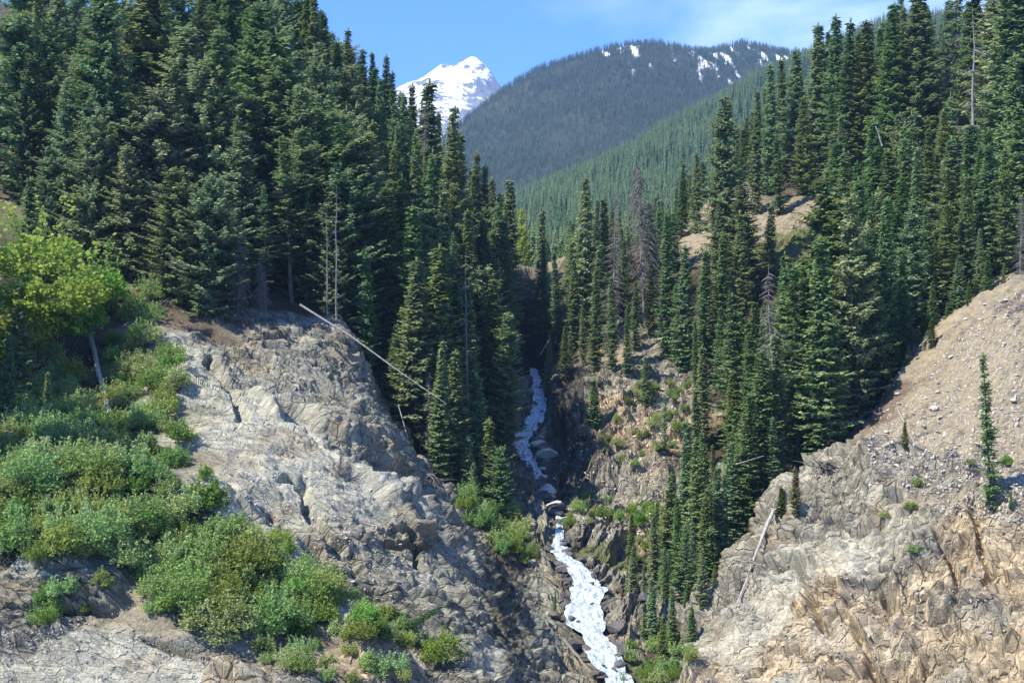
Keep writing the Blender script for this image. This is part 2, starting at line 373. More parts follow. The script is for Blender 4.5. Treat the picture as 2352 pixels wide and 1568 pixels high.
# ------------------------------------------------------------------ the ground: survey points (bearing, bearing, distance, cover)
# cover: W pale shale, R grey rock, T tan scree, O ochre rock, D forest floor, B brown soil, G grassy
S = """
-500 1700 92 R|-200 1850 100 R|600 1850 102 R|1100 1900 124 R|1430 1800 132 R|1900 1850 118 O|2400 1850 102 O|2900 1700 100 O
0 1568 112 W|200 1568 112 W|300 1500 114 W|450 1568 112 O|0 1450 117 R|150 1440 118 R|300 1400 119 T|0 1330 121 R|120 1330 121 R
300 1300 123 B|0 1200 125 D|150 1200 126 D|0 1110 130 D|300 1180 130 D|300 1080 136 D|100 1090 134 D|450 1300 126 D|450 1180 132 D|600 1290 129 D
500 1130 142 W|560 1180 139 W|620 1225 136 W|700 1290 132 W|780 1350 129 W|880 1430 126 W|940 1510 123 B|970 1568 120 R
450 1450 117 R|700 1568 112 R|600 1440 120 R|700 1380 125 G|760 1480 119 B|870 1568 115 O
700 1335 141 R|790 1410 139 R|900 1505 137 R|960 1590 133 R|620 1245 146 R
370 748 190 T|420 800 185 W|470 860 180 W|560 935 172 W|640 975 168 W|730 1020 164 W|790 1065 162 W|850 1115 160 W|960 1195 155 R
420 900 172 W|430 1020 160 W|470 1090 152 T|560 1100 152 W|650 1120 152 W|640 1200 147 W|750 1200 147 R|830 1250 146 R|900 1300 151 R|560 1010 162 W
480 780 194 B|600 790 198 R|700 780 201 R|790 790 204 R|560 860 186 R|650 900 184 R|750 900 189 R|750 980 178 R|850 950 189 R|850 1040 178 R|900 1090 181 O|960 1080 193 R|1020 1130 195 O|960 1160 179 R|1030 1200 184 R
1100 1240 189 R|1200 1315 181 R|1260 1420 171 R|1300 1500 159 R|1340 1560 153 R|1100 1300 170 R|1180 1400 162 R|1000 1300 152 R|1000 1400 144 R|1100 1450 146 R|1200 1480 149 R|1230 1568 146 R|1050 1568 136 R|1130 1530 141 W|1000 1500 138 R
220 560 215 G|120 480 225 G|300 640 207 G|380 680 202 B|250 720 198 B|200 760 194 B|330 800 184 G|250 860 181 G|300 950 171 G|380 980 164 G|300 1040 159 G|300 1090 148 D|400 1080 153 B
130 850 183 D|170 950 173 D|50 1000 166 D|200 1050 157 D|60 1080 150 D|0 800 190 D|0 650 202 D|90 700 197 D
0 460 238 B|50 420 243 B|0 300 262 D|0 200 280 D|-300 200 270 D|-400 600 200 D|-400 1000 160 D|-400 1300 125 D|-800 900 170 D|-800 300 260 D|0 60 600 D|600 90 600 D|-400 60 500 D|2000 380 700 D|2352 330 700 D|2800 300 700 D|300 60 480 D
450 700 202 D|600 700 209 D|700 715 211 D|760 740 213 D|850 830 215 D|850 700 228 D|900 930 213 D|960 1030 213 D|1040 1080 213 D|1050 1000 222 D|1100 1180 205 D|1150 1100 218 R|1190 1200 206 R|1250 1150 216 R|1240 1290 190 R|1100 900 247 D|1180 950 262 R|1180 880 276 D|1200 850 300 D
300 500 240 D|300 350 265 D|600 500 250 D|600 300 280 D|300 100 310 D|600 120 320 D|750 350 290 D|850 550 262 D|800 300 330 D|900 400 320 D|1000 500 320 D|1000 700 260 D|1100 620 320 D|1160 720 330 D|1100 780 282 D|1180 700 400 D|1150 690 500 D|1000 450 420 D|600 60 450 D|800 250 420 D
1215 720 380 D|1222 730 450 D|1230 790 400 D|1235 760 500 D|1240 770 650 D|1240 770 800 D|960 400 800 D|1560 600 800 D|1420 650 600 D
1290 1180 214 R|1310 1190 208 W|1380 1290 188 G|1400 1330 184 R|1420 1400 173 R|1440 1480 163 R|1470 1568 153 G|1380 1230 202 R|1350 1130 222 R|1450 1150 218 R|1500 1220 206 O|1560 1150 220 R|1600 1200 212 R
1280 1060 241 R|1270 950 262 R|1265 1010 252 R|1300 1020 256 R|1340 960 252 O|1300 880 275 R|1360 830 281 T|1360 900 268 R|1430 880 270 R|1430 1000 248 O|1550 920 262 R|1530 1000 246 O|1620 960 252 R|1480 780 290 R|1300 780 300 D|1285 710 320 D|1400 700 315 D|1300 590 350 T|1350 600 350 D
1580 560 325 T|1500 620 320 D|1690 460 352 R|1600 680 300 D|1640 800 276 D|1750 620 305 G|1740 720 290 D|1810 520 320 T|1850 560 312 G|1900 640 290 G|1700 900 255 D|1660 1050 235 D|1640 1200 209 D|1560 1300 196 D|1500 1420 177 D|1560 1490 159 D
1700 500 360 D|1720 400 400 D|1800 350 420 D|1830 430 352 D|2000 350 345 D|2000 250 420 D|2200 280 340 D|2200 210 420 D|2352 200 340 D|2352 150 430 D|2600 150 340 D|2600 0 430 D
2080 490 305 D|2150 600 276 D|2300 590 262 T|2350 630 250 D|2000 600 280 D|1950 750 250 D|2050 800 232 D|1900 900 232 D|1800 1000 225 D|2150 740 222 D|2250 660 225 D
2352 655 206 T|2260 700 204 T|2150 785 200 T|2080 865 196 T|1990 970 190 B|1880 1080 184 R|1770 1160 178 R|1700 1270 172 R|1650 1370 166 R|1605 1430 162 R|1565 1568 150 R
1990 985 201 D|1880 1100 195 D|1780 1190 189 D|1700 1310 183 D|1650 1410 175 D
2352 800 186 T|2250 850 184 T|2352 1000 166 T|2200 1000 172 T|2100 980 180 T|2250 1150 158 T|2100 1120 166 R|1980 1080 176 R|1980 1200 164 R|1850 1200 168 R|1850 1300 160 W|1760 1330 162 R|1750 1450 152 W|1650 1500 152 W|1650 1568 146 O|1800 1568 140 W|1880 1400 149 O|1950 1300 152 W|2000 1450 140 O|2000 1568 133 O|2100 1300 150 R|2150 1450 137 O|2200 1568 125 R|2352 1150 153 R|2352 1300 142 O|2352 1450 130 O|2352 1568 119 O|2250 1300 147 O|2250 1420 137 R
2700 1568 108 O|2700 1200 140 T|2700 800 185 T|2700 500 225 T|3000 1000 160 T|3000 400 300 D
"""
COV = {'W': (0.445, 0.43, 0.365), 'R': (0.285, 0.272, 0.228), 'T': (0.31, 0.268, 0.20), 'O': (0.42, 0.345, 0.24),
       'D': (0.065, 0.052, 0.036), 'B': (0.17, 0.13, 0.095), 'G': (0.13, 0.15, 0.065)}
ROCKY = {'W': 0.62, 'R': 1.0, 'T': 0.30, 'O': 1.1, 'D': 0.3, 'B': 0.25, 'G': 0.3}
pts, cols, rocks, dirs = [], [], [], []
for line in S.strip().splitlines():
    for tok in line.split('|'):
        a, b_, d, c = tok.split()
        pts.append(P(float(a), float(b_), float(d))); cols.append(COV[c]); rocks.append(ROCKY[c])
pts = np.array(pts); cols = np.array(cols); rocks = np.array(rocks)

# the creek: bearing, bearing, distance, half width (m)
CREEK = [(1480, 1800, 132, 1.2), (1425, 1570, 150, 1.15), (1378, 1490, 158, 1.25), (1340, 1405, 168, 1.65), (1352, 1345, 177, 1.5), (1318, 1300, 184, 1.1), (1286, 1262, 191, 0.9),
         (1283, 1190, 207, 0.3), (1252, 1120, 222, 0.4), (1222, 1066, 236, 0.8), (1196, 1018, 248, 1.2), (1222, 978, 258, 1.3),
         (1240, 925, 271, 0.95), (1230, 875, 292, 0.8), (1225, 835, 320, 0.8), (1230, 790, 400, 0.8)]
cpts = np.array([P(a, b_, d) for a, b_, d, w in CREEK]); cw = np.array([w for *_, w in CREEK])

def catmull(Q, n):
    out = []
    for i in range(len(Q) - 1):
        p0, p1, p2, p3 = Q[max(i - 1, 0)], Q[i], Q[i + 1], Q[min(i + 2, len(Q) - 1)]
        for k in range(n):
            t = k / n
            out.append(0.5 * ((2 * p1) + (p2 - p0) * t + (2 * p0 - 5 * p1 + 4 * p2 - p3) * t * t + (3 * p1 - p0 - 3 * p2 + p3) * t ** 3))
    out.append(Q[-1]); return np.array(out)
cpath = catmull(np.column_stack([cpts, cw]), 12)

def fit_rbf(p):
    n = len(p); D = np.sqrt(((p[:, None, :2] - p[None, :, :2]) ** 2).sum(-1))
    A = np.zeros((n + 3, n + 3)); A[:n, :n] = D + np.eye(n) * -0.4
    A[:n, n] = 1; A[:n, n + 1:n + 3] = p[:, :2]; A[n, :n] = 1; A[n + 1:n + 3, :n] = p[:, :2].T
    return np.linalg.solve(A, np.concatenate([p[:, 2], [0, 0, 0]]))
allp = np.concatenate([pts, cpts])
W = fit_rbf(allp)

def base_height(xy):
    out = np.empty(len(xy)); n = len(allp)
    for s in range(0, len(xy), 40000):
        q = xy[s:s + 40000]
        D = np.sqrt((q[:, None, 0] - allp[None, :, 0]) ** 2 + (q[:, None, 1] - allp[None, :, 1]) ** 2)
        out[s:s + 40000] = D @ W[:n] + W[n] + q @ W[n + 1:]
    # carve the stream bed
    near = np.zeros(len(xy), bool)
    near[(np.abs(xy[:, 0] - np.interp(xy[:, 1], cpath[:, 1], cpath[:, 0])) < 16)] = True
    q = xy[near]
    if len(q):
        best = np.full(len(q), 1e9); bz = np.zeros(len(q)); bw = np.zeros(len(q))
        for c in cpath:
            d = np.hypot(q[:, 0] - c[0], q[:, 1] - c[1]); m = d < best
            best[m] = d[m]; bz[m] = c[2]; bw[m] = c[3]
        k = sstep(0, 1, (best - bw * 0.85) / 3.2)
        out[near] = (bz - 0.7) * (1 - k) + out[near] * k
    return out

def cover(xyz):
    """albedo and rockiness, by distance-weighted survey points with ragged borders"""
    n = len(xyz); col = np.empty((n, 3)); rk = np.empty(n)
    wob = np.column_stack([fbm(xyz / 9.0, 4, 5), fbm(xyz / 9.0 + 40, 4, 9), fbm(xyz / 5.0, 4, 13)])
    q = xyz[:, :2] + wob[:, :2] * 7.0
    for s in range(0, n, 40000):
        D2 = (q[s:s + 40000, None, 0] - pts[None, :, 0]) ** 2 + (q[s:s + 40000, None, 1] - pts[None, :, 1]) ** 2
        w = 1.0 / (D2 + 1.5) ** 2.2
        w /= w.sum(1, keepdims=True)
        col[s:s + 40000] = w @ cols; rk[s:s + 40000] = w @ rocks
    return col, rk

# columns by bearing, rows by distance, denser where the slopes can be seen
uc = np.concatenate([np.linspace(-0.56, -0.385, 70, endpoint=False), np.linspace(-0.385, 0.385, 1160, endpoint=False), np.linspace(0.385, 0.56, 71)])
us = np.linspace(-0.56, 0.56, 260)
ds = np.concatenate([np.linspace(88, 360, 620), np.linspace(362, 820, 120)])
UU, DD = np.meshgrid(us, ds)                        # rows = depth
Hc = base_height(np.column_stack([(UU * DD).ravel(), DD.ravel()])).reshape(UU.shape)
py = -Hc / DD * 1407.0
w_ = np.abs(np.diff(py, axis=0)) + np.diff(ds)[:, None] * 2.4 * (150 / ds[:-1, None]) ** 2.2
# smooth over neighbouring columns so that rows stay even
ker = np.exp(-np.linspace(-2, 2, 25) ** 2); ker /= ker.sum()
w_ = np.apply_along_axis(lambda r: np.convolve(np.pad(r, 12, mode='edge'), ker, mode='valid'), 1, w_)
cum = np.concatenate([np.zeros((1, len(us))), np.cumsum(w_, axis=0)])
NR = 1480
dgrid = np.empty((NR, len(us)))
for j in range(len(us)):
    dgrid[:, j] = np.interp(np.linspace(0, cum[-1, j], NR), cum[:, j], ds)
dfull = np.empty((NR, len(uc)))
for i in range(NR):
    dfull[i] = np.interp(uc, us, dgrid[i])
X = uc[None, :] * dfull; Y = dfull
Z = base_height(np.column_stack([X.ravel(), Y.ravel()])).reshape(X.shape)
G = np.dstack([X, Y, Z])
# normals of the undisturbed slope from a blurred height gradient
def surf_normals(G):
    du = np.gradient(G, axis=1); dv = np.gradient(G, axis=0)
    nrm = np.cross(du, dv); nrm /= np.linalg.norm(nrm, axis=2, keepdims=True) + 1e-9
    nrm[nrm[..., 2] < 0] *= -1
    return nrm
NN = surf_normals(G)
def blur(A, r):
    k = np.ones(2 * r + 1) / (2 * r + 1)
    A = np.apply_along_axis(lambda c: np.convolve(np.pad(c, r, mode='edge'), k, mode='valid'), 0, A)
    return np.apply_along_axis(lambda c: np.convolve(np.pad(c, r, mode='edge'), k, mode='valid'), 1, A)
NN = np.dstack([blur(NN[..., k], 8) for k in range(3)]); NN /= np.linalg.norm(NN, axis=2, keepdims=True)
V = G.reshape(-1, 3); Nn = NN.reshape(-1, 3)
colr, rk = cover(V)
cdist = np.full(len(V), 99.0)
nearc = np.abs(V[:, 0] - np.interp(V[:, 1], cpath[:, 1], cpath[:, 0])) < 14
qq = V[nearc][:, :2]; bb = np.full(len(qq), 99.0)
for c in cpath: bb = np.minimum(bb, np.hypot(qq[:, 0] - c[0], qq[:, 1] - c[1]) - c[3])
cdist[nearc] = bb
quiet = sstep(-0.5, 3.0, cdist)
near_w = sstep(470, 330, V[:, 1])

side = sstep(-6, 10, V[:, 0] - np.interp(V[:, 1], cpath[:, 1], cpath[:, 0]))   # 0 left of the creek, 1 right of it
nl = np.array([0.34, 0.50, 0.80]); nr = np.array([-0.40, 0.55, 0.74])
nst = nl[None] * (1 - side[:, None]) + nr[None] * side[:, None]; nst /= np.linalg.norm(nst, axis=1, keepdims=True)
sco = (V * nst).sum(1)
warp = fbm(V / 14.0, 3, 21) * 2.4 + fbm(V / 3.5, 2, 22) * 0.22
def ledge(s, h, seed):
    t = (s + warp) / h; k = np.floor(t); f = t - k
    amp = hash3(k.astype(np.int64), (k * 0).astype(np.int64), (k * 0).astype(np.int64), seed)
    brk = sstep(-0.15, 0.45, vnoise(np.column_stack([V[:, 0] / (h * 2.5), V[:, 1] / (h * 2.5), k * 3.3]), seed + 5))
    prof = np.where(f < 0.68, f / 0.68, (1 - f) / 0.32); prof = prof * prof * (3 - 2 * prof)
    return (prof - 0.5) * h * (0.35 + 0.65 * amp) * brk
disp = 3.2 * fbm(V / 17.0, 3, 31)
disp = disp + 1.25 * fbm(V / 8.0, 3, 33, 0.45, ridged=True)
disp = disp + ledge(sco, 4.6, 41) * 0.42 + ledge(sco, 1.7, 43) * 0.55 + ledge(sco, 0.8, 45) * 0.30
# jointed blocks: cells flattened along the strata
tA = np.cross(nst, np.array([0.0, 1.0, 0.0])); tA /= np.linalg.norm(tA, axis=1, keepdims=True); tB = np.cross(nst, tA)
loc = np.column_stack([(V * tA).sum(1), (V * tB).sum(1), sco + warp * 0.35])
for sc, am, sd in ((np.array([5.0, 4.2, 1.9]), 0.85, 51), (np.array([1.9, 1.7, 0.75]), 0.50, 61), (np.array([0.8, 0.8, 0.34]), 0.16, 63)):
    F1, F2, idx, vx = voro(loc / sc, sd)
    tiltx = idx * 2 - 1; tilty = (idx * 7.13) % 1 * 2 - 1
    inn = sstep(0.0, 0.22, F2 - F1)
    disp = disp + am * (((idx - 0.5) * 1.2 + vx[:, 0] * tiltx + vx[:, 1] * tilty + 0.35) * inn)
soft = 0.55 * fbm(V / 7.0, 4, 71) + 0.16 * fbm(V / 0.9, 3, 73)
rc = (V[:, 0] - V[:, 1]) * 0.7071; ra = (V[:, 0] + V[:, 1]) * 0.7071      # rills and slide tracks run down the scree
soft = soft + side * 0.85 * fbm(np.column_stack([rc / 2.2, ra / 16.0, V[:, 2] / 30.0]), 4, 75, 0.55, ridged=True)
# clefts, overhangs and ribs that the cliffs show: run (bearings), half width (same units), depth in metres (+ in, - out)
CLEFTS = [([(600, 1195), (627, 1212), (680, 1250), (723, 1288), (790, 1360), (880, 1450)], 20, 3.2), ([(463, 830), (523, 906), (567, 990)], 13, 1.6), ([(640, 1090), (720, 1112)], 12, 1.8), ([(633, 945), (717, 972)], 9, 1.3),
          ([(620, 940), (700, 985), (800, 1050), (900, 1110), (990, 1180)], 30, 2.6), ([(560, 905), (640, 962), (730, 1010), (850, 1105), (955, 1190)], 16, -1.9),
          ([(2015, 1345), (2068, 1412)], 15, 2.6), ([(1841, 1312), (1862, 1380), (1895, 1458)], 12, 2.0), ([(1935, 1405), (1970, 1470), (2001, 1530)], 15, 2.4), ([(1750, 1318), (1800, 1322), (1855, 1308)], 14, 2.6),
          ([(2315, 1440), (2300, 1520)], 14, 2.0), ([(2141, 1488), (2088, 1545)], 12, 2.0), ([(1800, 1300), (1830, 1290), (1900, 1310)], 12, -1.6), ([(2040, 1330), (2100, 1420)], 14, -1.6), ([(1700, 1568), (1780, 1500), (1850, 1490)], 12, 1.5), ([(1880, 1180), (1960, 1240), (2060, 1230)], 11, 1.5),
          ([(2150, 1240), (2200, 1330), (2190, 1420)], 12, 1.4), ([(1288, 965), (1296, 1000), (1302, 1050)], 15, 3.5), ([(1330, 1040), (1290, 1110), (1285, 1170)], 14, 2.4), ([(1600, 860), (1560, 930), (1580, 1010)], 13, 1.8), ([(1400, 1220), (1340, 1260), (1300, 1275)], 10, 1.8),
          ([(1475, 1200), (1440, 1250), (1400, 1300)], 12, 2.2), ([(930, 1200), (960, 1300), (1040, 1400)], 10, 1.3), ([(880, 1215), (985, 1225)], 10, -1.8), ([(870, 1250), (990, 1262)], 9, 1.8), ([(1060, 1380), (1150, 1470), (1260, 1540)], 13, 1.8), ([(1030, 1360), (1120, 1450), (1230, 1520)], 9, -1.2),
          ([(700, 1080), (705, 1180), (760, 1260), (850, 1330)], 16, 1.8), ([(430, 760), (560, 800), (700, 790)], 12, 1.2), ([(0, 1400), (130, 1420), (280, 1400)], 12, 1.5), ([(330, 1480), (420, 1490), (500, 1560)], 10, 1.4), ([(2250, 1180), (2260, 1290), (2330, 1360)], 12, 1.6)]
vpx = V[:, 0] / V[:, 1] * FPX + 1176; vpy = 784 - V[:, 2] / V[:, 1] * FPX
wpx = vpx + fbm(V / 3.0, 3, 201) * 16; wpy = vpy + fbm(V / 3.0 + 50, 3, 202) * 16
cleft = np.zeros(len(V))
for run, hw, dp in CLEFTS:
    m = (vpx > min(a for a, b in run) - 80) & (vpx < max(a for a, b in run) + 80) & (vpy > min(b for a, b in run) - 80) & (vpy < max(b for a, b in run) + 80)
    qx, qy = wpx[m], wpy[m]; best = np.full(len(qx), 1e9); tt_ = np.zeros(len(qx)); n_ = len(run) - 1
    for i in range(n_):
        (ax, ay), (bx, by) = run[i], run[i + 1]; L2 = (bx - ax) ** 2 + (by - ay) ** 2
        t = np.clip(((qx - ax) * (bx - ax) + (qy - ay) * (by - ay)) / L2, 0, 1); d = np.hypot(qx - ax - t * (bx - ax), qy - ay - t * (by - ay))
        c_ = d < best; best[c_] = d[c_]; tt_[c_] = (i + t[c_]) / n_
    cleft[m] -= dp * sstep(hw, hw * 0.25, best) * sstep(0, 0.15, tt_ + 0.03) * sstep(1.03, 0.85, tt_)
tot = (cleft * quiet + disp * rk * (0.86 + 0.5 * side) + soft * (1 - rk * 0.6)) * quiet * near_w
# rills run down the scree
V2 = V + Nn * tot[:, None]
G2 = V2.reshape(G.shape)
# albedo patches with a shape of their own: ochre stains, pale shale streaks, moss
st1 = sstep(0.10, 0.5, fbm(V / np.array([6.0, 6.0, 3.0]), 5, 81)); st2 = sstep(0.15, 0.55, fbm(V / np.array([9.0, 9.0, 5.0]), 4, 83))
och = np.array([0.40, 0.305, 0.20]); pal = np.array([0.49, 0.47, 0.41]); mos = np.array([0.10, 0.14, 0.05])
rkk = (rk[:, None] > 0.5) * 1.0
colr = colr * (1 - 0.45 * st1[:, None] * rkk) + och * 0.45 * st1[:, None] * rkk
colr = colr * (1 - 0.32 * st2[:, None] * rkk) + pal * 0.32 * st2[:, None] * rkk
lum = (1 + 0.35 * (idx - 0.5) * rk) * (1 + 0.30 * (hash3(np.floor((sco + warp) / 0.9).astype(np.int64), np.floor(loc[:, 0] / 7).astype(np.int64), (idx * 0).astype(np.int64), 99) - 0.5) * rk)
colr = colr * lum[:, None]
wet = 1 - 0.4 * (1 - sstep(0.4, 2.2, cdist)); colr = colr * wet[:, None]
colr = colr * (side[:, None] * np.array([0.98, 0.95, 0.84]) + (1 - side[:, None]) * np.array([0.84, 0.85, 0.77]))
colr = np.column_stack([np.clip(colr, 0.01, 0.6), np.ones(len(colr))])
nR, nC = X.shape
ii = np.arange(nR * nC).reshape(nR, nC)
quads = np.stack([ii[:-1, :-1], ii[:-1, 1:], ii[1:, 1:], ii[1:, :-1]], axis=-1).reshape(-1, 4)
qside = (side.reshape(nR, nC)[:-1, :-1] > 0.5).ravel()
ground_objs = []
bedc = np.column_stack([loc, np.ones(len(loc))])
for nm, sel in (("hillside_left", ~qside), ("hillside_right", qside)):
    qd = quads[sel]; used, inv = np.unique(qd, return_inverse=True)
    me = np_mesh(nm, V2[used], inv.reshape(-1, 4), M_GROUND, True, colors={"albedo": colr[used], "bed": bedc[used]}, attrs={"rocky": ('POINT', rk[used])})
    try: me.set_sharp_from_angle(angle=R_(38))
    except Exception: pass
    o = link(nm, me); tag(o, kind="structure"); ground_objs.append(o)
bpy.context.view_layer.update()

def drop(x, y):
    """height of the finished ground under (x, y)"""
    best = None
    for o in ground_objs:
        ok, p, n, i = o.ray_cast(Vector((x, y, 400)), Vector((0, 0, -1)))
        if ok and (best is None or p.z > best[0].z): best = (p, n)
    return best
def sight(px, py):
    """first ground point along a bearing from the survey station"""
    d = Vector(P(px, py, 1.0)).normalized(); best = None
    for o in ground_objs:
        ok, p, n, i = o.ray_cast(Vector((0, 0, 0)), d)
        if ok and (best is None or p.length < best[0].length): best = (p, n)
    return best

# valley floor under and behind the viewer, reaching out below everything
nfx, nfy = 60, 60
gx, gy = np.meshgrid(np.linspace(-3000, 3000, nfx), np.concatenate([np.linspace(-2500, 60, 20), np.linspace(80, 9000, 40)]))
gp = np.column_stack([gx.ravel(), gy.ravel(), np.zeros(gx.size)])
gp[:, 2] = -95 + 6 * fbm(gp / 300.0, 3, 91)
fi = np.arange(gx.size).reshape(gx.shape)
fq = np.stack([fi[:-1, :-1], fi[:-1, 1:], fi[1:, 1:], fi[1:, :-1]], axis=-1).reshape(-1, 4)
M_FLOOR = mat_far_ground("valley_floor", False)
tag(link("ground", np_mesh("ground", gp, fq, M_FLOOR, True, attrs={"snow": ('POINT', np.zeros(gx.size))})), kind="structure")

# ------------------------------------------------------------------ the creek
nac = 15
cp = cpath; T = np.gradient(cp[:, :3], axis=0); T[:, 2] = 0; T /= np.linalg.norm(T, axis=1, keepdims=True)
fine = np.concatenate([[0], np.cumsum(np.linalg.norm(np.diff(cp[:, :3], axis=0), axis=1))])
sa = np.arange(0, fine[-1], 0.3)
cf = np.column_stack([np.interp(sa, fine, cp[:, k]) for k in range(4)]); Tf = np.column_stack([np.interp(sa, fine, T[:, k]) for k in range(3)])
cf[:, 3] *= 1 + 0.45 * fbm(np.column_stack([sa / 2.4, sa * 0, sa * 0]), 3, 96)
perp = np.column_stack([Tf[:, 1], -Tf[:, 0], np.zeros(len(Tf))])
nac = 34
ac = np.linspace(-1.3, 1.3, nac)
wv = cf[:, None, :3] + perp[:, None, :] * (ac[None, :, None] * cf[:, None, 3:4])
along = np.repeat(sa[:, None], nac, 1); across = np.repeat(ac[None, :], len(sa), 0) * cf[:, 3:4]
q3 = np.column_stack([along.ravel() * 0.5, across.ravel() * 1.2, np.zeros(along.size)])
stepz = fbm(np.column_stack([sa / 3.2, sa * 0, sa * 0]), 2, 95)[:, None] * 0.5
wv[..., 2] += (0.36 * fbm(q3 * 1.7, 5, 97, 0.65)).reshape(along.shape) + stepz - 0.02 * (ac[None, :] ** 2)
wi = np.arange(along.size).reshape(along.shape)
wq = np.stack([wi[:-1, :-1], wi[:-1, 1:], wi[1:, 1:], wi[1:, :-1]], axis=-1).reshape(-1, 4)
fl = np.column_stack([along.ravel(), across.ravel(), np.zeros(along.size), np.ones(along.size)])
creek = link("creek_water", np_mesh("creek_water", wv.reshape(-1, 3), wq, M_WATER, True, colors={"flow": fl}))
tag(creek, kind="structure")
# ------------------------------------------------------------------ far ridges and the snow peak
def far_surface(name, ctrl, u0, u1, nu, d0, d1, nd, mat, rough, scale, seed, snowf=None, ridged=0.0):
    cp_ = np.array([P(a, b_, d) for a, b_, d in ctrl]); n = len(cp_)
    D = np.sqrt(((cp_[:, None, :2] - cp_[None, :, :2]) ** 2).sum(-1))
    A = np.zeros((n + 3, n + 3)); A[:n, :n] = D; A[:n, n] = 1; A[:n, n + 1:] = cp_[:, :2]; A[n, :n] = 1; A[n + 1:, :n] = cp_[:, :2].T
    w = np.linalg.solve(A, np.concatenate([cp_[:, 2], [0, 0, 0]]))
    def hf(xy):
        D = np.sqrt((xy[:, None, 0] - cp_[None, :, 0]) ** 2 + (xy[:, None, 1] - cp_[None, :, 1]) ** 2)
        h = D @ w[:n] + w[n] + xy @ w[n + 1:]
        q = np.column_stack([xy, np.zeros(len(xy))])
        return h + rough * fbm(q / scale, 5, seed) + (ridged * fbm(q / (scale * 0.8), 6, seed + 3, 0.52, ridged=True) if ridged else 0)
    uu, dd = np.meshgrid(np.linspace(u0, u1, nu), np.linspace(d0, d1, nd))
    xy = np.column_stack([(uu * dd).ravel(), dd.ravel()])
    z = np.concatenate([hf(xy[s:s + 50000]) for s in range(0, len(xy), 50000)])
    v = np.column_stack([xy, z]); fi = np.arange(len(v)).reshape(uu.shape)
    q = np.stack([fi[:-1, :-1], fi[:-1, 1:], fi[1:, 1:], fi[1:, :-1]], axis=-1).reshape(-1, 4)
    sn = snowf(v, uu.shape) if snowf else np.zeros(len(v))
    o = link(name, np_mesh(name, v, q, mat, True, attrs={"snow": ('POINT', sn)}))
    tag(o, kind="structure")
    return o, hf

M_FARG = mat_far_ground("ridge_floor", True)
def ridge_snow(v, sh):
    px = v[:, 0] / v[:, 1] * FPX + 1176; py_ = 784 - v[:, 2] / v[:, 1] * FPX
    m = sstep(1560, 1680, px) * sstep(200, 130, py_) + 0.22 * sstep(1350, 1450, px) * sstep(200, 140, py_)
    st = fbm(np.column_stack([v[:, 0] / 15.0, v[:, 1] / 130.0, v[:, 2] / 160.0]), 4, 7)
    return sstep(0.05, 0.22, st * 1.25 + m * 0.21 - 0.40) * (m > 0.02)
FAR_CTRL = [(900, 520, 3000), (1000, 330, 3000), (1060, 285, 3000), (1160, 212, 3050), (1270, 155, 3100), (1380, 115, 3150), (1460, 103, 3150), (1520, 105, 3200), (1600, 127, 3350), (1660, 112, 3400), (1710, 100, 3400), (1830, 118, 3450), (1950, 110, 3500), (2150, 60, 3500), (2700, 0, 3500), (3400, 200, 3500),
            (1060, 420, 2500), (1160, 400, 2500), (1300, 300, 2650), (1450, 240, 2750), (1600, 220, 2900), (1750, 190, 3100), (1900, 200, 3100),
            (1150, 560, 2000), (1300, 480, 2100), (1500, 380, 2300), (1700, 300, 2500), (1200, 690, 1500), (1500, 600, 1500), (1900, 400, 2000), (700, 700, 2400),
            (1160, 330, 3600), (1460, 260, 3700), (1700, 240, 3900), (1950, 240, 4000)]
far_ridge, hf_far = far_surface("ridge_far", FAR_CTRL, -0.10, 0.60, 520, 1400, 3900, 300, M_FARG, 22, 260, 101, ridge_snow)
MID_CTRL = [(1120, 620, 1000), (1180, 540, 1200), (1250, 490, 1300), (1330, 430, 1400), (1420, 385, 1450), (1520, 320, 1550), (1620, 265, 1600), (1720, 205, 1700), (1850, 140, 1800), (2050, 60, 1900), (2700, 100, 1900), (3300, 200, 1900),
            (1220, 640, 900), (1300, 570, 1050), (1450, 480, 1200), (1600, 400, 1300), (1800, 320, 1400), (2000, 250, 1500), (1250, 720, 700), (1450, 640, 850), (1700, 560, 900), (2000, 500, 900), (1050, 760, 800), (1200, 760, 620), (1700, 680, 620),
            (1250, 620, 1900), (1450, 520, 2000), (1700, 400, 2100), (2000, 300, 2300)]
mid_ridge, hf_mid = far_surface("ridge_mid", MID_CTRL, -0.06, 0.60, 420, 600, 2100, 240, M_FARG, 8, 120, 111)

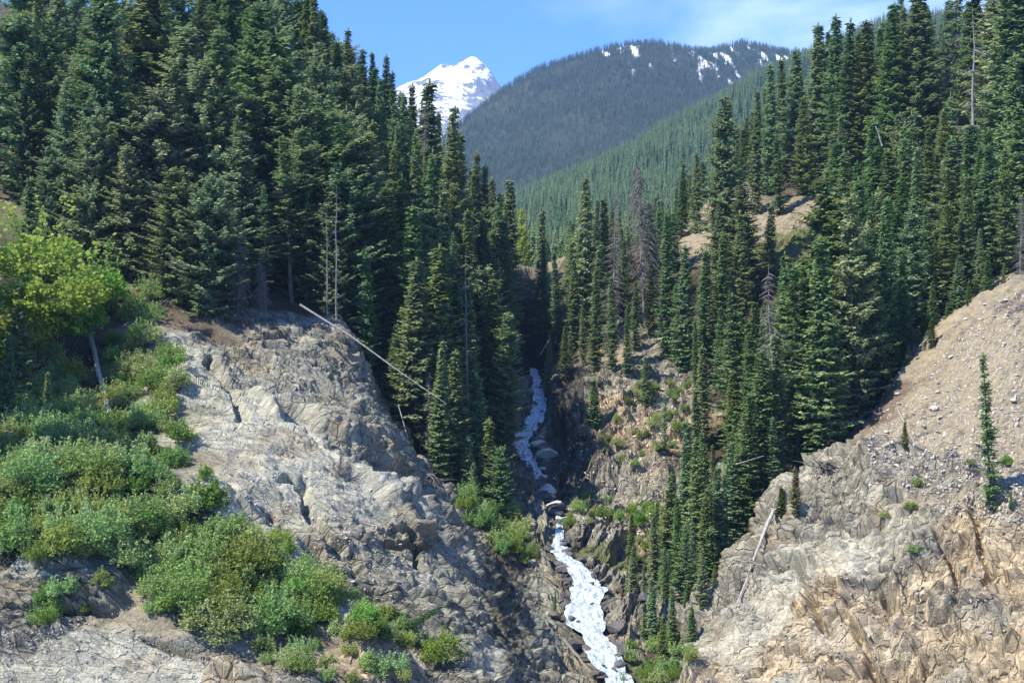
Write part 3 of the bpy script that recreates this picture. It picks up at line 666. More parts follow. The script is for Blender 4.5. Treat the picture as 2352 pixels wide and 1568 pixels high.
def peak_snow(v, sh):
    Z_ = v[:, 2].reshape(sh); 
    n1 = fbm(v / np.array([170., 170., 60.]), 6, 121, 0.6)
    gx_ = np.gradient(Z_, axis=1).ravel(); gx_ = gx_ / (np.abs(gx_).mean() + 1e-9)
    px = v[:, 0] / v[:, 1] * FPX + 1176; py_ = 784 - v[:, 2] / v[:, 1] * FPX
    low = sstep(175, 215, py_) * sstep(1040, 1110, px) * 0.28 + sstep(1115, 1150, px) * 0.14 + sstep(235, 290, py_) * 0.12
    return 0.75 - low - 0.42 * np.abs(n1) ** 0.8 * 1.0 - 0.05 * np.clip(-gx_, 0, 3)
PEAK_CTRL = [(1082, 130, 7000), (1095, 134, 7000), (1055, 150, 7020), (1040, 155, 7050), (1000, 168, 7050), (960, 188, 7050), (915, 210, 7050), (850, 250, 7100), (1115, 155, 7000), (1135, 182, 7000), (1155, 210, 7000), (1180, 240, 7000), (1240, 300, 7050),
             (1095, 180, 6750), (1060, 215, 6550), (1010, 245, 6300), (960, 300, 6000), (1030, 205, 6700), (980, 230, 6600), (1130, 235, 6600), (1110, 215, 6700), (1080, 260, 6300), (1150, 280, 6300), (1050, 320, 5900), (1000, 400, 5500), (1200, 400, 5600), (850, 350, 6300), (1250, 380, 6300),
             (1082, 300, 7700), (900, 350, 7700), (1200, 380, 7700)]
peak, hf_peak = far_surface("snow_peak", PEAK_CTRL, -0.14, 0.06, 360, 5400, 7500, 360, mat_peak(), 22, 300, 131, peak_snow, ridged=34)
peak.name = "mountain_peak"; 
# ------------------------------------------------------------------ plant builders (each returns trunk mesh, crown mesh)
class Geo:
    def __init__(s): s.v = []; s.q = []; s.t = []; s.tint = []; s.tip = []
    def tube(s, path, radii, sides=6):
        base = len(s.v); path = [Vector(p) for p in path]
        for i, p in enumerate(path):
            a = path[min(i + 1, len(path) - 1)] - path[max(i - 1, 0)]
            a = a.normalized() if a.length > 1e-6 else Vector((0, 0, 1))
            u = a.orthogonal().normalized(); w = a.cross(u)
            for k in range(sides):
                an = 2 * math.pi * k / sides
                s.v.append(p + (u * math.cos(an) + w * math.sin(an)) * radii[i])
        for i in range(len(path) - 1):
            for k in range(sides):
                a, b = base + i * sides + k, base + i * sides + (k + 1) % sides
                s.q.append((a, b, b + sides, a + sides))
    def quad(s, a, b, c, d, tint=0.5, tip=0.0):
        i = len(s.v); s.v += [a, b, c, d]; s.q.append((i, i + 1, i + 2, i + 3)); s.tint.append(tint); s.tip.append(tip)
    def mesh(s, name, mat, smooth=False, leafy=False):
        at = {"tint": ('FACE', s.tint), "tip": ('FACE', s.tip)} if leafy else None
        return np_mesh(name, np.array([tuple(v) for v in s.v]), np.array(s.q), mat, smooth, attrs=at)

def rv(r, a=1.0):
    return Vector((r.uniform(-a, a), r.uniform(-a, a), r.uniform(-a, a)))

def conifer(seed, H=26.0, Rm=2.6, base=0.12, shape=0.75, gap=0.50, per=5, droop=0.35, spray=0.55, rag=0.3, mat=None, dead=0.0, bare=0.0, lean=0.0, clump=0.0):
    """a fir or hemlock: whorls of limbs, every limb hung with overlapping sprays of needles"""
    r = random.Random(seed); tr = Geo(); cr = Geo(); tw = Geo()
    bend = [Vector((r.uniform(-.12, .12), r.uniform(-.12, .12), 0)) for _ in range(9)]
    tp = []
    for i in range(9):
        f = i / 8; tp.append(Vector((lean * H * f * f, 0, H * f)) + bend[i] * f)
    def axis(z):
        f = max(0, min(0.9999, z / H)) * 8; i = int(f); return tp[i].lerp(tp[i + 1], f - i)
    r0 = H * 0.0115
    tr.tube([Vector((0, 0, -1.2))] + tp, [r0 * 1.25] + [r0 * (1 - 0.97 * (i / 8) ** 0.9) for i in range(9)], 7)
    z = H * base
    sidebias = [r.uniform(0.55, 1.0) for _ in range(5)]
    while z < H * 0.985:
        f = (z - H * base) / (H * (1 - base))
        env = Rm * ((1 - f) ** shape) * min(1.0, 0.55 + f * 2.2)
        env *= 1 + 0.16 * math.sin(z * 1.3 + seed) + 0.10 * math.sin(z * 3.1 + seed * 2)
        n = per + r.choice((-1, 0, 0, 1)) if f < 0.85 else 4
        if clump and r.random() < clump * 0.4: z += gap; continue
        a0 = r.uniform(0, 6.28)
        for k in range(n):
            az = a0 + 6.283 * k / n + r.uniform(-0.4, 0.4)
            L = max(0.22, env * (1 - rag * r.random() ** 1.5) * sidebias[int((az % 6.283) / 1.2567) % 5] ** 0.6)
            if clump and r.random() < clump: L *= r.uniform(0.35, 0.7)
            dirh = Vector((math.cos(az), math.sin(az), 0)); sd = Vector((-dirh.y, dirh.x, 0))
            rise = (0.15 + 0.9 * max(0, f - 0.75) * 3) - droop * (1 - f) * r.uniform(0.6, 1.4)
            zz = z + r.uniform(-gap, gap) * 0.5
            org = axis(zz)
            def at(t):    # limb: falls away from the trunk and lifts at its tip
                return org + dirh * (L * t) + Vector((0, 0, L * (rise * t + 0.16 * t * t * t)))
            isbare = r.random() < (bare + dead)
            if L > 0.9 or isbare:
                (tw if isbare else tr).tube([at(0), at(0.5), at(0.96)], [0.016 + L * 0.011, 0.012 + L * 0.006, 0.008], 3)
            if isbare:
                m = int(L / 0.28) + 1
                for j in range(m):
                    t = (j + 0.6) / m; p = at(t)
                    for sg in (-1, 1):
                        q = p + (sd * sg + dirh * 0.6 + rv(r, .4)).normalized() * (0.25 + 0.35 * L * (1 - t)) + Vector((0, 0, -0.12 - 0.2 * r.random()))
                        w = Vector((0, 0, 0.018)); tw.quad(p - w, q - w * 0.4, q + w * 0.4, p + w)
                continue
            tint = min(1, max(0, r.gauss(0.5, 0.22)))
            step = spray * 0.50; m = max(1, int(L / step)); t0 = 0.10 if L < 1.2 else 0.22
            for j in range(m + 1):
                t = t0 + (1 - t0) * j / max(1, m); p = at(t)
                wl_ = spray * (0.55 + 0.75 * (1 - t)) * r.uniform(0.75, 1.3)
                tip = max(0.0, t - 0.35) * r.uniform(0.4, 1.2)
                for sg in (-1, 1):
                    d = (sd * sg * r.uniform(0.6, 1.1) + dirh * r.uniform(0.35, 1.0) + Vector((0, 0, r.uniform(-0.55, 0.12)))).normalized()
                    nn = (Vector((0, 0, 1)) + rv(r, 0.55)).normalized(); sw = d.cross(nn).normalized() * wl_ * r.uniform(0.24, 0.38)
                    e = p + d * wl_; mid = p + d * wl_ * 0.5 + Vector((0, 0, wl_ * 0.10))
                    cr.quad(p, mid - sw, e, mid + sw, tint, tip)
                # needles hanging under the limb
                if r.random() < 0.55:
                    d = (dirh * r.uniform(0.1, 0.6) + sd * r.uniform(-0.4, 0.4) + Vector((0, 0, -1))).normalized(); sw = sd * wl_ * 0.22
                    e = p + d * wl_ * 0.8; mid = p + d * wl_ * 0.4
                    cr.quad(p, mid - sw, e, mid + sw, tint * 0.7, tip * 0.4)
            e = at(1.0) + (dirh + Vector((0, 0, 0.25))) * spray * 0.5; p = at(0.85); sw = sd * spray * 0.22
            cr.quad(p, at(0.97) - sw, e, at(0.97) + sw, tint, 1.0)
        z += gap * r.uniform(0.75, 1.3) * (0.55 + 0.45 * (1 - f))
    top = axis(H * 0.999)
    for k in range(5):
        a = k * 1.256; d = Vector((math.cos(a) * 0.12, math.sin(a) * 0.12, 1)).normalized()
        p = top - Vector((0, 0, 0.8)); sw = Vector((-d.y, d.x, 0)) * 1.0; sw = Vector((math.sin(a), -math.cos(a), 0)) * 0.11
        cr.quad(p, p + d * 0.6 - sw, p + d * 1.3, p + d * 0.6 + sw, 0.5, 0.7)
    return tr, cr, tw

def make_conifer_kind(name, mat, **kw):
    tr, cr, tw = conifer(mat=mat, **kw)
    nv = len(cr.v); nq = len(cr.q)                  # bare limbs among the needles keep the colour of dead wood
    v = cr.v + tw.v; q = cr.q + [tuple(i + nv for i in f) for f in tw.q]
    me = np_mesh("crown", np.array([tuple(a) for a in v]), np.array(q), mats=[mat, M_DARKDEAD], mat_idx=[0] * nq + [1] * len(tw.q),
                 attrs={"tint": ('FACE', cr.tint + [0.5] * len(tw.q)), "tip": ('FACE', cr.tip + [0.0] * len(tw.q))})
    return [("trunk", tr.mesh("trunk", M_BARK, True)), ("crown", me)]

def dead_conifer(seed, H=20.0, Rm=2.0, base=0.05, gap=0.4, mat=None, wood=None, droop=0.5, dens=1.0, lean=0.0):
    r = random.Random(seed); tr = Geo(); tw = Geo()
    tp = [Vector((lean * H * (i / 6) ** 2 + r.uniform(-.1, .1), r.uniform(-.1, .1), H * i / 6)) for i in range(7)]
    tr.tube([Vector((0, 0, -1))] + tp, [H * 0.013] + [H * 0.011 * (1 - 0.93 * i / 6) for i in range(7)], 6)
    z = H * base
    while z < H * 0.97:
        f = z / H; fi = f * 6; i = min(5, int(fi)); org = tp[i].lerp(tp[i + 1], fi - i)
        for k in range(4):
            az = r.uniform(0, 6.28); L = Rm * (1 - f) ** 0.7 * r.uniform(0.35, 1.1) + 0.2
            dh = Vector((math.cos(az), math.sin(az), 0)); sd = Vector((-dh.y, dh.x, 0))
            def at(t): return org + dh * L * t + Vector((0, 0, L * (0.12 * t - droop * t * t)))
            tr.tube([at(0), at(.5), at(1)], [0.05, 0.03, 0.012], 3)
            m = int(L / 0.22 * dens) + 1
            for j in range(m):
                t = 0.15 + 0.85 * (j + r.random()) / m; p = at(min(1, t))
                for sg in (-1, 1):
                    l_ = r.uniform(0.25, 0.75)
                    q = p + (sd * sg + dh * r.uniform(0, .8) + Vector((0, 0, -droop * 1.3)) + rv(r, .3)).normalized() * l_
                    w = Vector((r.uniform(-.3, .3), r.uniform(-.3, .3), 1)).normalized() * 0.022
                    tw.quad(p - w, q - w * 0.5, q + w * 0.5, p + w)
        z += gap * r.uniform(.6, 1.4)
    if dens < 1:
        i0 = len(tr.v); tr.v += tw.v; tr.q += [tuple(i + i0 for i in f) for f in tw.q]
        return [("trunk", tr.mesh("trunk", wood or M_DEAD, True))]
    return [("trunk", tr.mesh("trunk", wood or M_DEAD, True)), ("branches", tw.mesh("branches", mat or M_DARKDEAD))]

def shrub(seed, R=2.0, H=1.8, n=1700, leaf=0.2, mat=None, stems=14, open_=0.25):
    """many-stemmed bush: leaves in clusters along twigs, thicker towards the outside"""
    r = random.Random(seed); st = Geo(); cr = Geo()
    lobes = [(Vector((r.uniform(-.65, .65) * R, r.uniform(-.65, .65) * R, H * r.uniform(0.25, 0.75))), r.uniform(0.28, 0.55) * R) for _ in range(9)]
    for c, rad in lobes:
        st.tube([Vector((r.uniform(-.3, .3), r.uniform(-.3, .3), -0.4)), c * 0.55 + rv(r, .12), c], [0.05, 0.035, 0.015], 4)
        for _s in range(4):
            d0 = (Vector((r.uniform(-.6, .6), r.uniform(-.6, .6), 1))).normalized(); p0 = c + d0 * rad * .7; Ls = r.uniform(.4, .95) * H * .5
            st.tube([p0, p0 + d0 * Ls * .5, p0 + d0 * Ls], [.014, .01, .005], 3)
            for q_ in range(16):
                q = p0 + d0 * Ls * r.random() + rv(r, .07); ax = (rv(r) + d0 * .6).normalized(); s_ = leaf * r.uniform(.6, 1.2); sw = ax.cross((Vector((0, 0, 1)) + rv(r, .9)).normalized())
                if sw.length > .05: sw = sw.normalized() * s_ * .42; cr.quad(q, q + ax * s_ * .5 - sw, q + ax * s_, q + ax * s_ * .5 + sw, r.random(), .7 * r.random())
        k = int(n * (rad ** 2) / sum(x[1] ** 2 for x in lobes))
        tl = min(1, max(0, r.gauss(.5, .25)))
        for _ in range(max(4, k // 7)):
            d = rv(r); d = d.normalized() if d.length > .05 else Vector((0, 0, 1))
            if d.z < -0.3: d.z *= 0.3
            rr = rad * r.uniform(0.55, 1.0) * (1.25 if r.random() < .12 else 1)
            p = c + Vector((d.x, d.y, d.z * 0.85)) * rr
            if r.random() < 0.35:
                st.tube([c + (p - c) * 0.4, p + d * 0.1], [0.012, 0.006], 3)
            tt = min(1, max(0, tl + r.gauss(0, .2)))
            for _ in range(7):
                q = p + rv(r, 0.22) ; ax = (rv(r) + d * 0.5 + Vector((0, 0, .2))).normalized(); nn = (Vector((0, 0, 1)) + rv(r, .9)).normalized()
                s = leaf * r.uniform(.6, 1.3); sw = ax.cross(nn)
                if sw.length < .05: continue
                sw = sw.normalized() * s * 0.42
                cr.quad(q, q + ax * s * .5 - sw, q + ax * s, q + ax * s * .5 + sw, tt, max(0, (rr / rad - .7)) * 2 * r.random())
    return [("stems", st.mesh("stems", M_BARK)), ("leaves", cr.mesh("leaves", mat or M_LEAF, False, True))]

def stone_mesh(seed, mat, flat=0.6, sub=2):
    import bmesh
    r = random.Random(seed); bm = bmesh.new(); bmesh.ops.create_icosphere(bm, subdivisions=sub, radius=1.0)
    cuts = [(rv(r).normalized(), r.uniform(0.36, 0.70)) for _ in range(15)]
    for v in bm.verts:
        for nrm, dd in cuts:
            k = v.co.dot(nrm)
            if k > dd: v.co -= nrm * (k - dd)
        v.co += rv(r, .03)
        v.co.z *= flat; v.co.x *= 1.25
    me = bpy.data.meshes.new("stone"); bm.to_mesh(me); bm.free(); me.materials.append(mat)
    return me

# kinds of tree
K = {}
for i in range(5):
    K['fir%d' % i] = make_conifer_kind("fir", M_FIR, seed=11 + i, H=26, Rm=(5.0, 5.8, 4.4, 6.4, 5.2)[i], base=0.04, shape=0.92, gap=0.58, per=7, droop=0.45, spray=0.78, rag=0.42, bare=0.02)
for i in range(4):
    K['slim%d' % i] = make_conifer_kind("fir", M_FIR, seed=31 + i, H=26, Rm=(3.3, 2.9, 3.8, 3.1)[i], base=0.04, shape=0.8, gap=0.50, per=7, droop=0.55, spray=0.62, rag=0.42, bare=0.03)
for i in range(4):
    K['big%d' % i] = make_conifer_kind("hemlock", M_CEDAR, seed=51 + i, H=30, Rm=(8.0, 7.4, 8.8, 7.8)[i], base=0.06, shape=0.62, gap=0.68, per=7, droop=0.30, spray=0.95, rag=0.55, bare=0.05, clump=0.22)
for i in range(3):
    K['broad%d' % i] = make_conifer_kind("hemlock", M_CEDAR, seed=151 + i, H=24, Rm=(8.6, 7.6, 9.4)[i], base=0.03, shape=0.42, gap=0.66, per=8, droop=0.22, spray=0.95, rag=0.5, bare=0.03, clump=0.30)
for i in range(2):
    K['ragged%d' % i] = make_conifer_kind("fir", M_FIR, seed=171 + i, H=26, Rm=(5.4, 4.4)[i], base=0.05, shape=0.75, gap=0.62, per=6, droop=0.5, spray=0.75, rag=0.6, bare=0.10, clump=0.4)
for i in range(2):
    K['bare%d' % i] = make_conifer_kind("fir", M_FIR, seed=71 + i, H=28, Rm=5.0, base=0.30, shape=0.7, gap=0.55, per=5, droop=0.5, spray=0.6, rag=0.55, bare=0.25, clump=0.3)
for i in range(2):
    K['small%d' % i] = make_conifer_kind("fir", M_FIR, seed=81 + i, H=9, Rm=2.0, base=0.02, shape=0.9, gap=0.30, per=6, droop=0.2, spray=0.42, rag=0.3)
K['yellow'] = make_conifer_kind("fir", M_YOUNG, seed=91, H=9, Rm=2.4, base=0.02, shape=0.8, gap=0.32, per=6, droop=0.15, spray=0.45, rag=0.4)
K['poplar'] = make_conifer_kind("poplar", M_BRIGHT, seed=95, H=20, Rm=5.0, base=0.06, shape=0.45, gap=0.6, per=6, droop=-0.7, spray=0.6, rag=0.5, clump=0.25)
K['maple'] = shrub(231, R=4.0, H=9.0, n=6500, leaf=0.30, mat=M_BRIGHT)
K['dead0'] = dead_conifer(101, 22, 2.0)
K['dead1'] = dead_conifer(102, 14, 2.6, droop=0.9, dens=1.6, gap=.28)
K['snag'] = dead_conifer(103, 18, 1.2, gap=1.4, wood=M_DEAD, dens=0.4)
for i in range(5):
    K['shrub%d' % i] = shrub(201 + i, R=(2.2, 1.8, 2.5, 2.0, 1.6)[i], H=(2.8, 2.2, 3.0, 3.3, 1.9)[i], n=2300)
for i in range(2):
    K['bright%d' % i] = shrub(221 + i, R=2.0, H=2.6, n=1900, leaf=0.19, mat=M_BRIGHT)
HGT = {'fir': 26, 'slim': 26, 'big': 30, 'broad': 24, 'ragged': 26, 'bare': 28, 'small': 9, 'yellow': 9, 'dead0': 22, 'dead1': 14, 'snag': 18, 'poplar': 20, 'maple': 9}
def kind_h(k): return HGT.get(k) or HGT[k.rstrip('0123456789')]

PRNG = random.Random(5)
def plant(name, kind, loc, scale, label, cat, group=None, wid=1.0, rot=None, tilt=(0, 0)):
    root = bpy.data.objects.new(name, None); scene.collection.objects.link(root)
    root.empty_display_size = 0.5
    root.location = loc
    wid *= PRNG.uniform(0.9, 1.42) if wid == 1.0 else 1.0
    if tilt == (0, 0): tilt = (PRNG.gauss(0, .022), PRNG.gauss(0, .022))
    root.rotation_euler = (tilt[0], tilt[1], PRNG.uniform(0, 6.28) if rot is None else rot)
    root.scale = (scale * wid, scale * wid, scale)
    tag(root, label, cat, group)
    for nm, me in K[kind]:
        c = bpy.data.objects.new(nm, me); scene.collection.objects.link(c); c.parent = root
    return root

# one object that carries many plants nobody could count
def mass(name, kinds, items, label, cat):
    """items: (x, y, z, scale, rotz, kind index); built from joined single-mesh plants through geometry nodes instances"""
    pts_ = np.array([it[:3] for it in items]); me = bpy.data.meshes.new(name)
    me.vertices.add(len(pts_)); me.vertices.foreach_set("co", pts_.astype(np.float32).ravel())
    for k, typ, arr in (("psize", 'FLOAT', [it[3] for it in items]), ("prot", 'FLOAT', [it[4] for it in items]), ("pkind", 'INT', [it[5] for it in items])):
        a = me.attributes.new(k, typ, 'POINT'); a.data.foreach_set("value", np.array(arr, dtype=np.float32 if typ == 'FLOAT' else np.int32))
    o = link(name, me)
    col = bpy.data.collections.new(name + "_kinds")
    for j, parts in enumerate(kinds):
        ob = joined(parts, "%s_%02d" % (name, j)); col.objects.link(ob)
    ng = bpy.data.node_groups.new(name, 'GeometryNodeTree')
    ng.interface.new_socket("Geometry", in_out='INPUT', socket_type='NodeSocketGeometry'); ng.interface.new_socket("Geometry", in_out='OUTPUT', socket_type='NodeSocketGeometry')
    n, l = ng.nodes, ng.links
    gi, go = n.new("NodeGroupInput"), n.new("NodeGroupOutput"); ip = n.new("GeometryNodeInstanceOnPoints"); ci = n.new("GeometryNodeCollectionInfo")
    ci.inputs['Collection'].default_value = col; ci.inputs['Separate Children'].default_value = True; ci.inputs['Reset Children'].default_value = True
    def attr(nm, dt):
        a = n.new("GeometryNodeInputNamedAttribute"); a.data_type = dt; a.inputs['Name'].default_value = nm; return a
    s, rz, kd = attr("psize", 'FLOAT'), attr("prot", 'FLOAT'), attr("pkind", 'INT')
    cx = n.new("ShaderNodeCombineXYZ"); l.new(rz.outputs['Attribute'], cx.inputs['Z'])
    if name in ('scree_stones', 'rubble'):
        for ax_ in 'XY': l.new(rz.outputs['Attribute'], cx.inputs[ax_])
    l.new(gi.outputs[0], ip.inputs['Points']); l.new(ci.outputs[0], ip.inputs['Instance'])
    ip.inputs['Pick Instance'].default_value = True; l.new(kd.outputs['Attribute'], ip.inputs['Instance Index'])
    l.new(cx.outputs[0], ip.inputs['Rotation']); l.new(s.outputs['Attribute'], ip.inputs['Scale']); l.new(ip.outputs[0], go.inputs[0])
    md = o.modifiers.new("plants", 'NODES'); md.node_group = ng
    tag(o, label, cat, kind="stuff")
    return o

def joined(parts, name):
    vs, qs, ti, tp, mi, mats = [], [], [], [], [], []
    off = 0
    for nm, me in parts:
        nv = len(me.vertices); co = np.empty(nv * 3, np.float32); me.vertices.foreach_get("co", co); vs.append(co.reshape(-1, 3))
        nq = len(me.polygons); li = np.empty(nq * 4, np.int32); me.loops.foreach_get("vertex_index", li); qs.append(li.reshape(-1, 4) + off); off += nv
        for key, lst in (("tint", ti), ("tip", tp)):
            a = np.zeros(nq, np.float32)
            if key in me.attributes: me.attributes[key].data.foreach_get("value", a)
            lst.append(a)
        a = np.zeros(nq, np.int32); me.polygons.foreach_get("material_index", a); mi.append(a + len(mats)); mats += list(me.materials)
    me = np_mesh(name, np.concatenate(vs), np.concatenate(qs), mats=mats, attrs={"tint": ('FACE', np.concatenate(ti)), "tip": ('FACE', np.concatenate(tp))}, mat_idx=np.concatenate(mi))
    return bpy.data.objects.new(name, me)

def far_tree(seed, H=20.0, Rm=2.3, mat=None):
    """a conifer a kilometre or more away: a stem and tiers of ragged boughs"""
    r = random.Random(seed); g = Geo(); t = Geo()
    t.tube([(0, 0, -1.5), (0, 0, H * .6), (0, 0, H)], [0.3, 0.18, 0.02], 3)
    z = H * 0.08
    while z < H * 0.98:
        f = z / H; R = Rm * (1 - f) ** 0.75 + 0.1; a0 = r.uniform(0, 6.28)
        for k in range(5):
            a = a0 + k * 1.256 + r.uniform(-.3, .3); L = R * r.uniform(.6, 1.15); d = Vector((math.cos(a), math.sin(a), 0)); s = Vector((-d.y, d.x, 0)) * L * 0.42
            p = Vector((0, 0, z + H * 0.03)); e = Vector((0, 0, z - L * r.uniform(.1, .5))) + d * L; m = Vector((0, 0, z + H * .005)) + d * L * .55
            g.quad(p, m - s, e, m + s, r.random(), 0.5 * r.random())
        z += H * 0.052 * (1.2 - 0.5 * f)
    return [("trunk", t.mesh("trunk", M_BARK)), ("crown", g.mesh("crown", mat, False, True))]
# ------------------------------------------------------------------ far forests
rs = np.random.RandomState(3)
def far_forest(name, hf, u0, u1, d0, d1, cell, snow_obj, mat, label, hmin, hmax, ctrl_mask=None):
    kinds = [far_tree(300 + k + len(name), H=20, Rm=(2.0, 2.6, 1.7, 2.3, 3.0)[k], mat=mat) for k in range(5)]
    n = int((u1 - u0) * ((d0 + d1) / 2) * (d1 - d0) / cell)
    u = rs.uniform(u0, u1, n); d = np.sqrt(rs.uniform(d0 ** 2, d1 ** 2, n))
    xy = np.column_stack([u * d, d]); z = np.concatenate([hf(xy[s:s + 50000]) for s in range(0, n, 50000)])
    keep = np.ones(n, bool)
    # leave out what a nearer slope of the same ridge hides completely
    bins = np.clip(((u - u0) / (u1 - u0) * 500).astype(int), 0, 499); order = np.argsort(d); mx = np.full(500, -9.0)
    el = (z + 24) / d
    for i in order:
        b = bins[i]
        if el[i] < mx[b] - 0.001: keep[i] = False
        mx[b] = max(mx[b], z[i] / d[i])
    clump = fbm(np.column_stack([xy / 90.0, np.zeros(n)]), 3, 55)
    keep &= rs.rand(n) < 0.85 + 0.6 * clump
    if snow_obj is not None:
        v3 = np.column_stack([xy, z]); sn = ridge_snow(v3, None); keep &= rs.rand(n) > sn * 0.93
    h = rs.uniform(hmin, hmax, n) / 20 * (1 + 0.2 * clump)
    items = [(xy[i, 0], xy[i, 1], z[i] - .5, h[i], rs.uniform(0, 6.28), rs.randint(0, 5)) for i in np.where(keep)[0]]
    print(name, len(items))
    return mass(name, kinds, items, label, "forest")

far_forest("distant_forest", hf_far, -0.06, 0.30, 1900, 3560, 46.0, True, M_FAR, "dark blue-green conifer forest covering the far rounded ridge below the sky", 13, 19)
far_forest("valley_forest", hf_mid, -0.03, 0.40, 640, 1900, 34.0, None, M_MID, "lighter green sunlit conifer forest on the slope beyond the gorge mouth", 15, 23)

# ------------------------------------------------------------------ conifers of the near slopes
def height_for(px, py_top, x, y, z):
    return (784.0 - py_top) / FPX * y - z

COUNT = {}
def fir_at(px, py_base, py_top, kind, label, group=None, cat="fir tree", name="fir_tree", d=None, wid=1.0, tilt=(0, 0), rot=None):
    """a tree whose foot is seen (or guessed) at bearing px, py_base and whose tip reaches py_top"""
    if d is None:
        hit = sight(px, py_base)
        if hit is None: return None
        x, y, z = hit[0]
    else:
        x, y, _ = P(px, 0, d); h_ = drop(x, y); z = h_[0].z
    h = height_for(px, py_top, x, y, z)
    if h < 1: print("short", px, py_base, py_top, h); return None
    return plant(name, kind, (x, y, z - 0.3), h / kind_h(kind), label, cat, group, wid=wid / 1.0, tilt=tilt, rot=rot)

PLACED = []     # (px, py_top, width px) so that the scatter keeps clear of hand-set trees

pcl = []
for line in S.strip().splitlines():
    for tok in line.split('|'): pcl.append(tok.split()[3])
pcl = np.array(pcl)
def nearest_cover(x, y):
    w = vnoise(np.array([[x / 6.0, y / 6.0, 0.3]]), 77)[0] * 3.0
    return pcl[np.argmin((pts[:, 0] - x - w) ** 2 + (pts[:, 1] - y + w) ** 2)]
def creek_gap(x, y):
    return float(np.min(np.hypot(cpath[:, 0] - x, cpath[:, 1] - y)))
def px_of(x, y): return x / y * FPX + 1176
def py_of(z, y): return 784 - z / y * FPX
# treetops never rise above this outline of the stands (bearing of the outline along the skyline)
SKY = [(-600, -400), (560, -400), (690, -60), (745, 0), (770, 60), (800, 75), (850, 120), (885, 125), (905, 160), (940, 195), (975, 190), (1000, 250), (1040, 255), (1060, 300), (1090, 345), (1120, 380), (1170, 410), (1188, 430),
       (1200, 560), (1235, 470), (1270, 520), (1300, 470), (1345, 400), (1400, 440), (1440, 470), (1500, 430), (1560, 350), (1620, 330), (1650, 230), (1680, 240), (1700, 230), (1730, 190), (1760, 130), (1800, 120), (1835, 100), (1865, 55), (1900, 50), (1925, 45), (1960, 70), (2000, 50), (2050, 10), (2100, -10), (2150, -40), (2352, -200), (3000, -300)]
SKX, SKY_ = [a for a, b in SKY], [b for a, b in SKY]

ENTRIES = []          # dict(x, y, z, h, kind, zone, hand)
grid_ = {}
def free(x, y, rad):
    k = (int(x // 6), int(y // 6))
    for i in (-1, 0, 1):
        for j in (-1, 0, 1):
            for (a, b) in grid_.get((k[0] + i, k[1] + j), ()):
                if (a - x) ** 2 + (b - y) ** 2 < rad * rad: return False
    return True
def take(x, y): grid_.setdefault((int(x // 6), int(y // 6)), []).append((x, y))

def add(px, d, h=None, top=None, kind='fir', zone=None, hand=True, wid=1.0, label=None, base=None, **kw):
    if base is not None:
        hit = sight(px, base)
        if hit is None: return
        x, y, z = hit[0]
    else:
        x, y, _ = P(px, 0, d); q = drop(x, y)
        if q is None: return
        z = q[0].z
    if top is not None: h = height_for(px, top, x, y, z)
    if h < 1.5: print("low", px, d, base, top, h); return
    take(x, y)
    ENTRIES.append(dict(x=x, y=y, z=z, h=h, kind=kind, zone=zone, hand=hand, wid=wid, label=label, **kw))

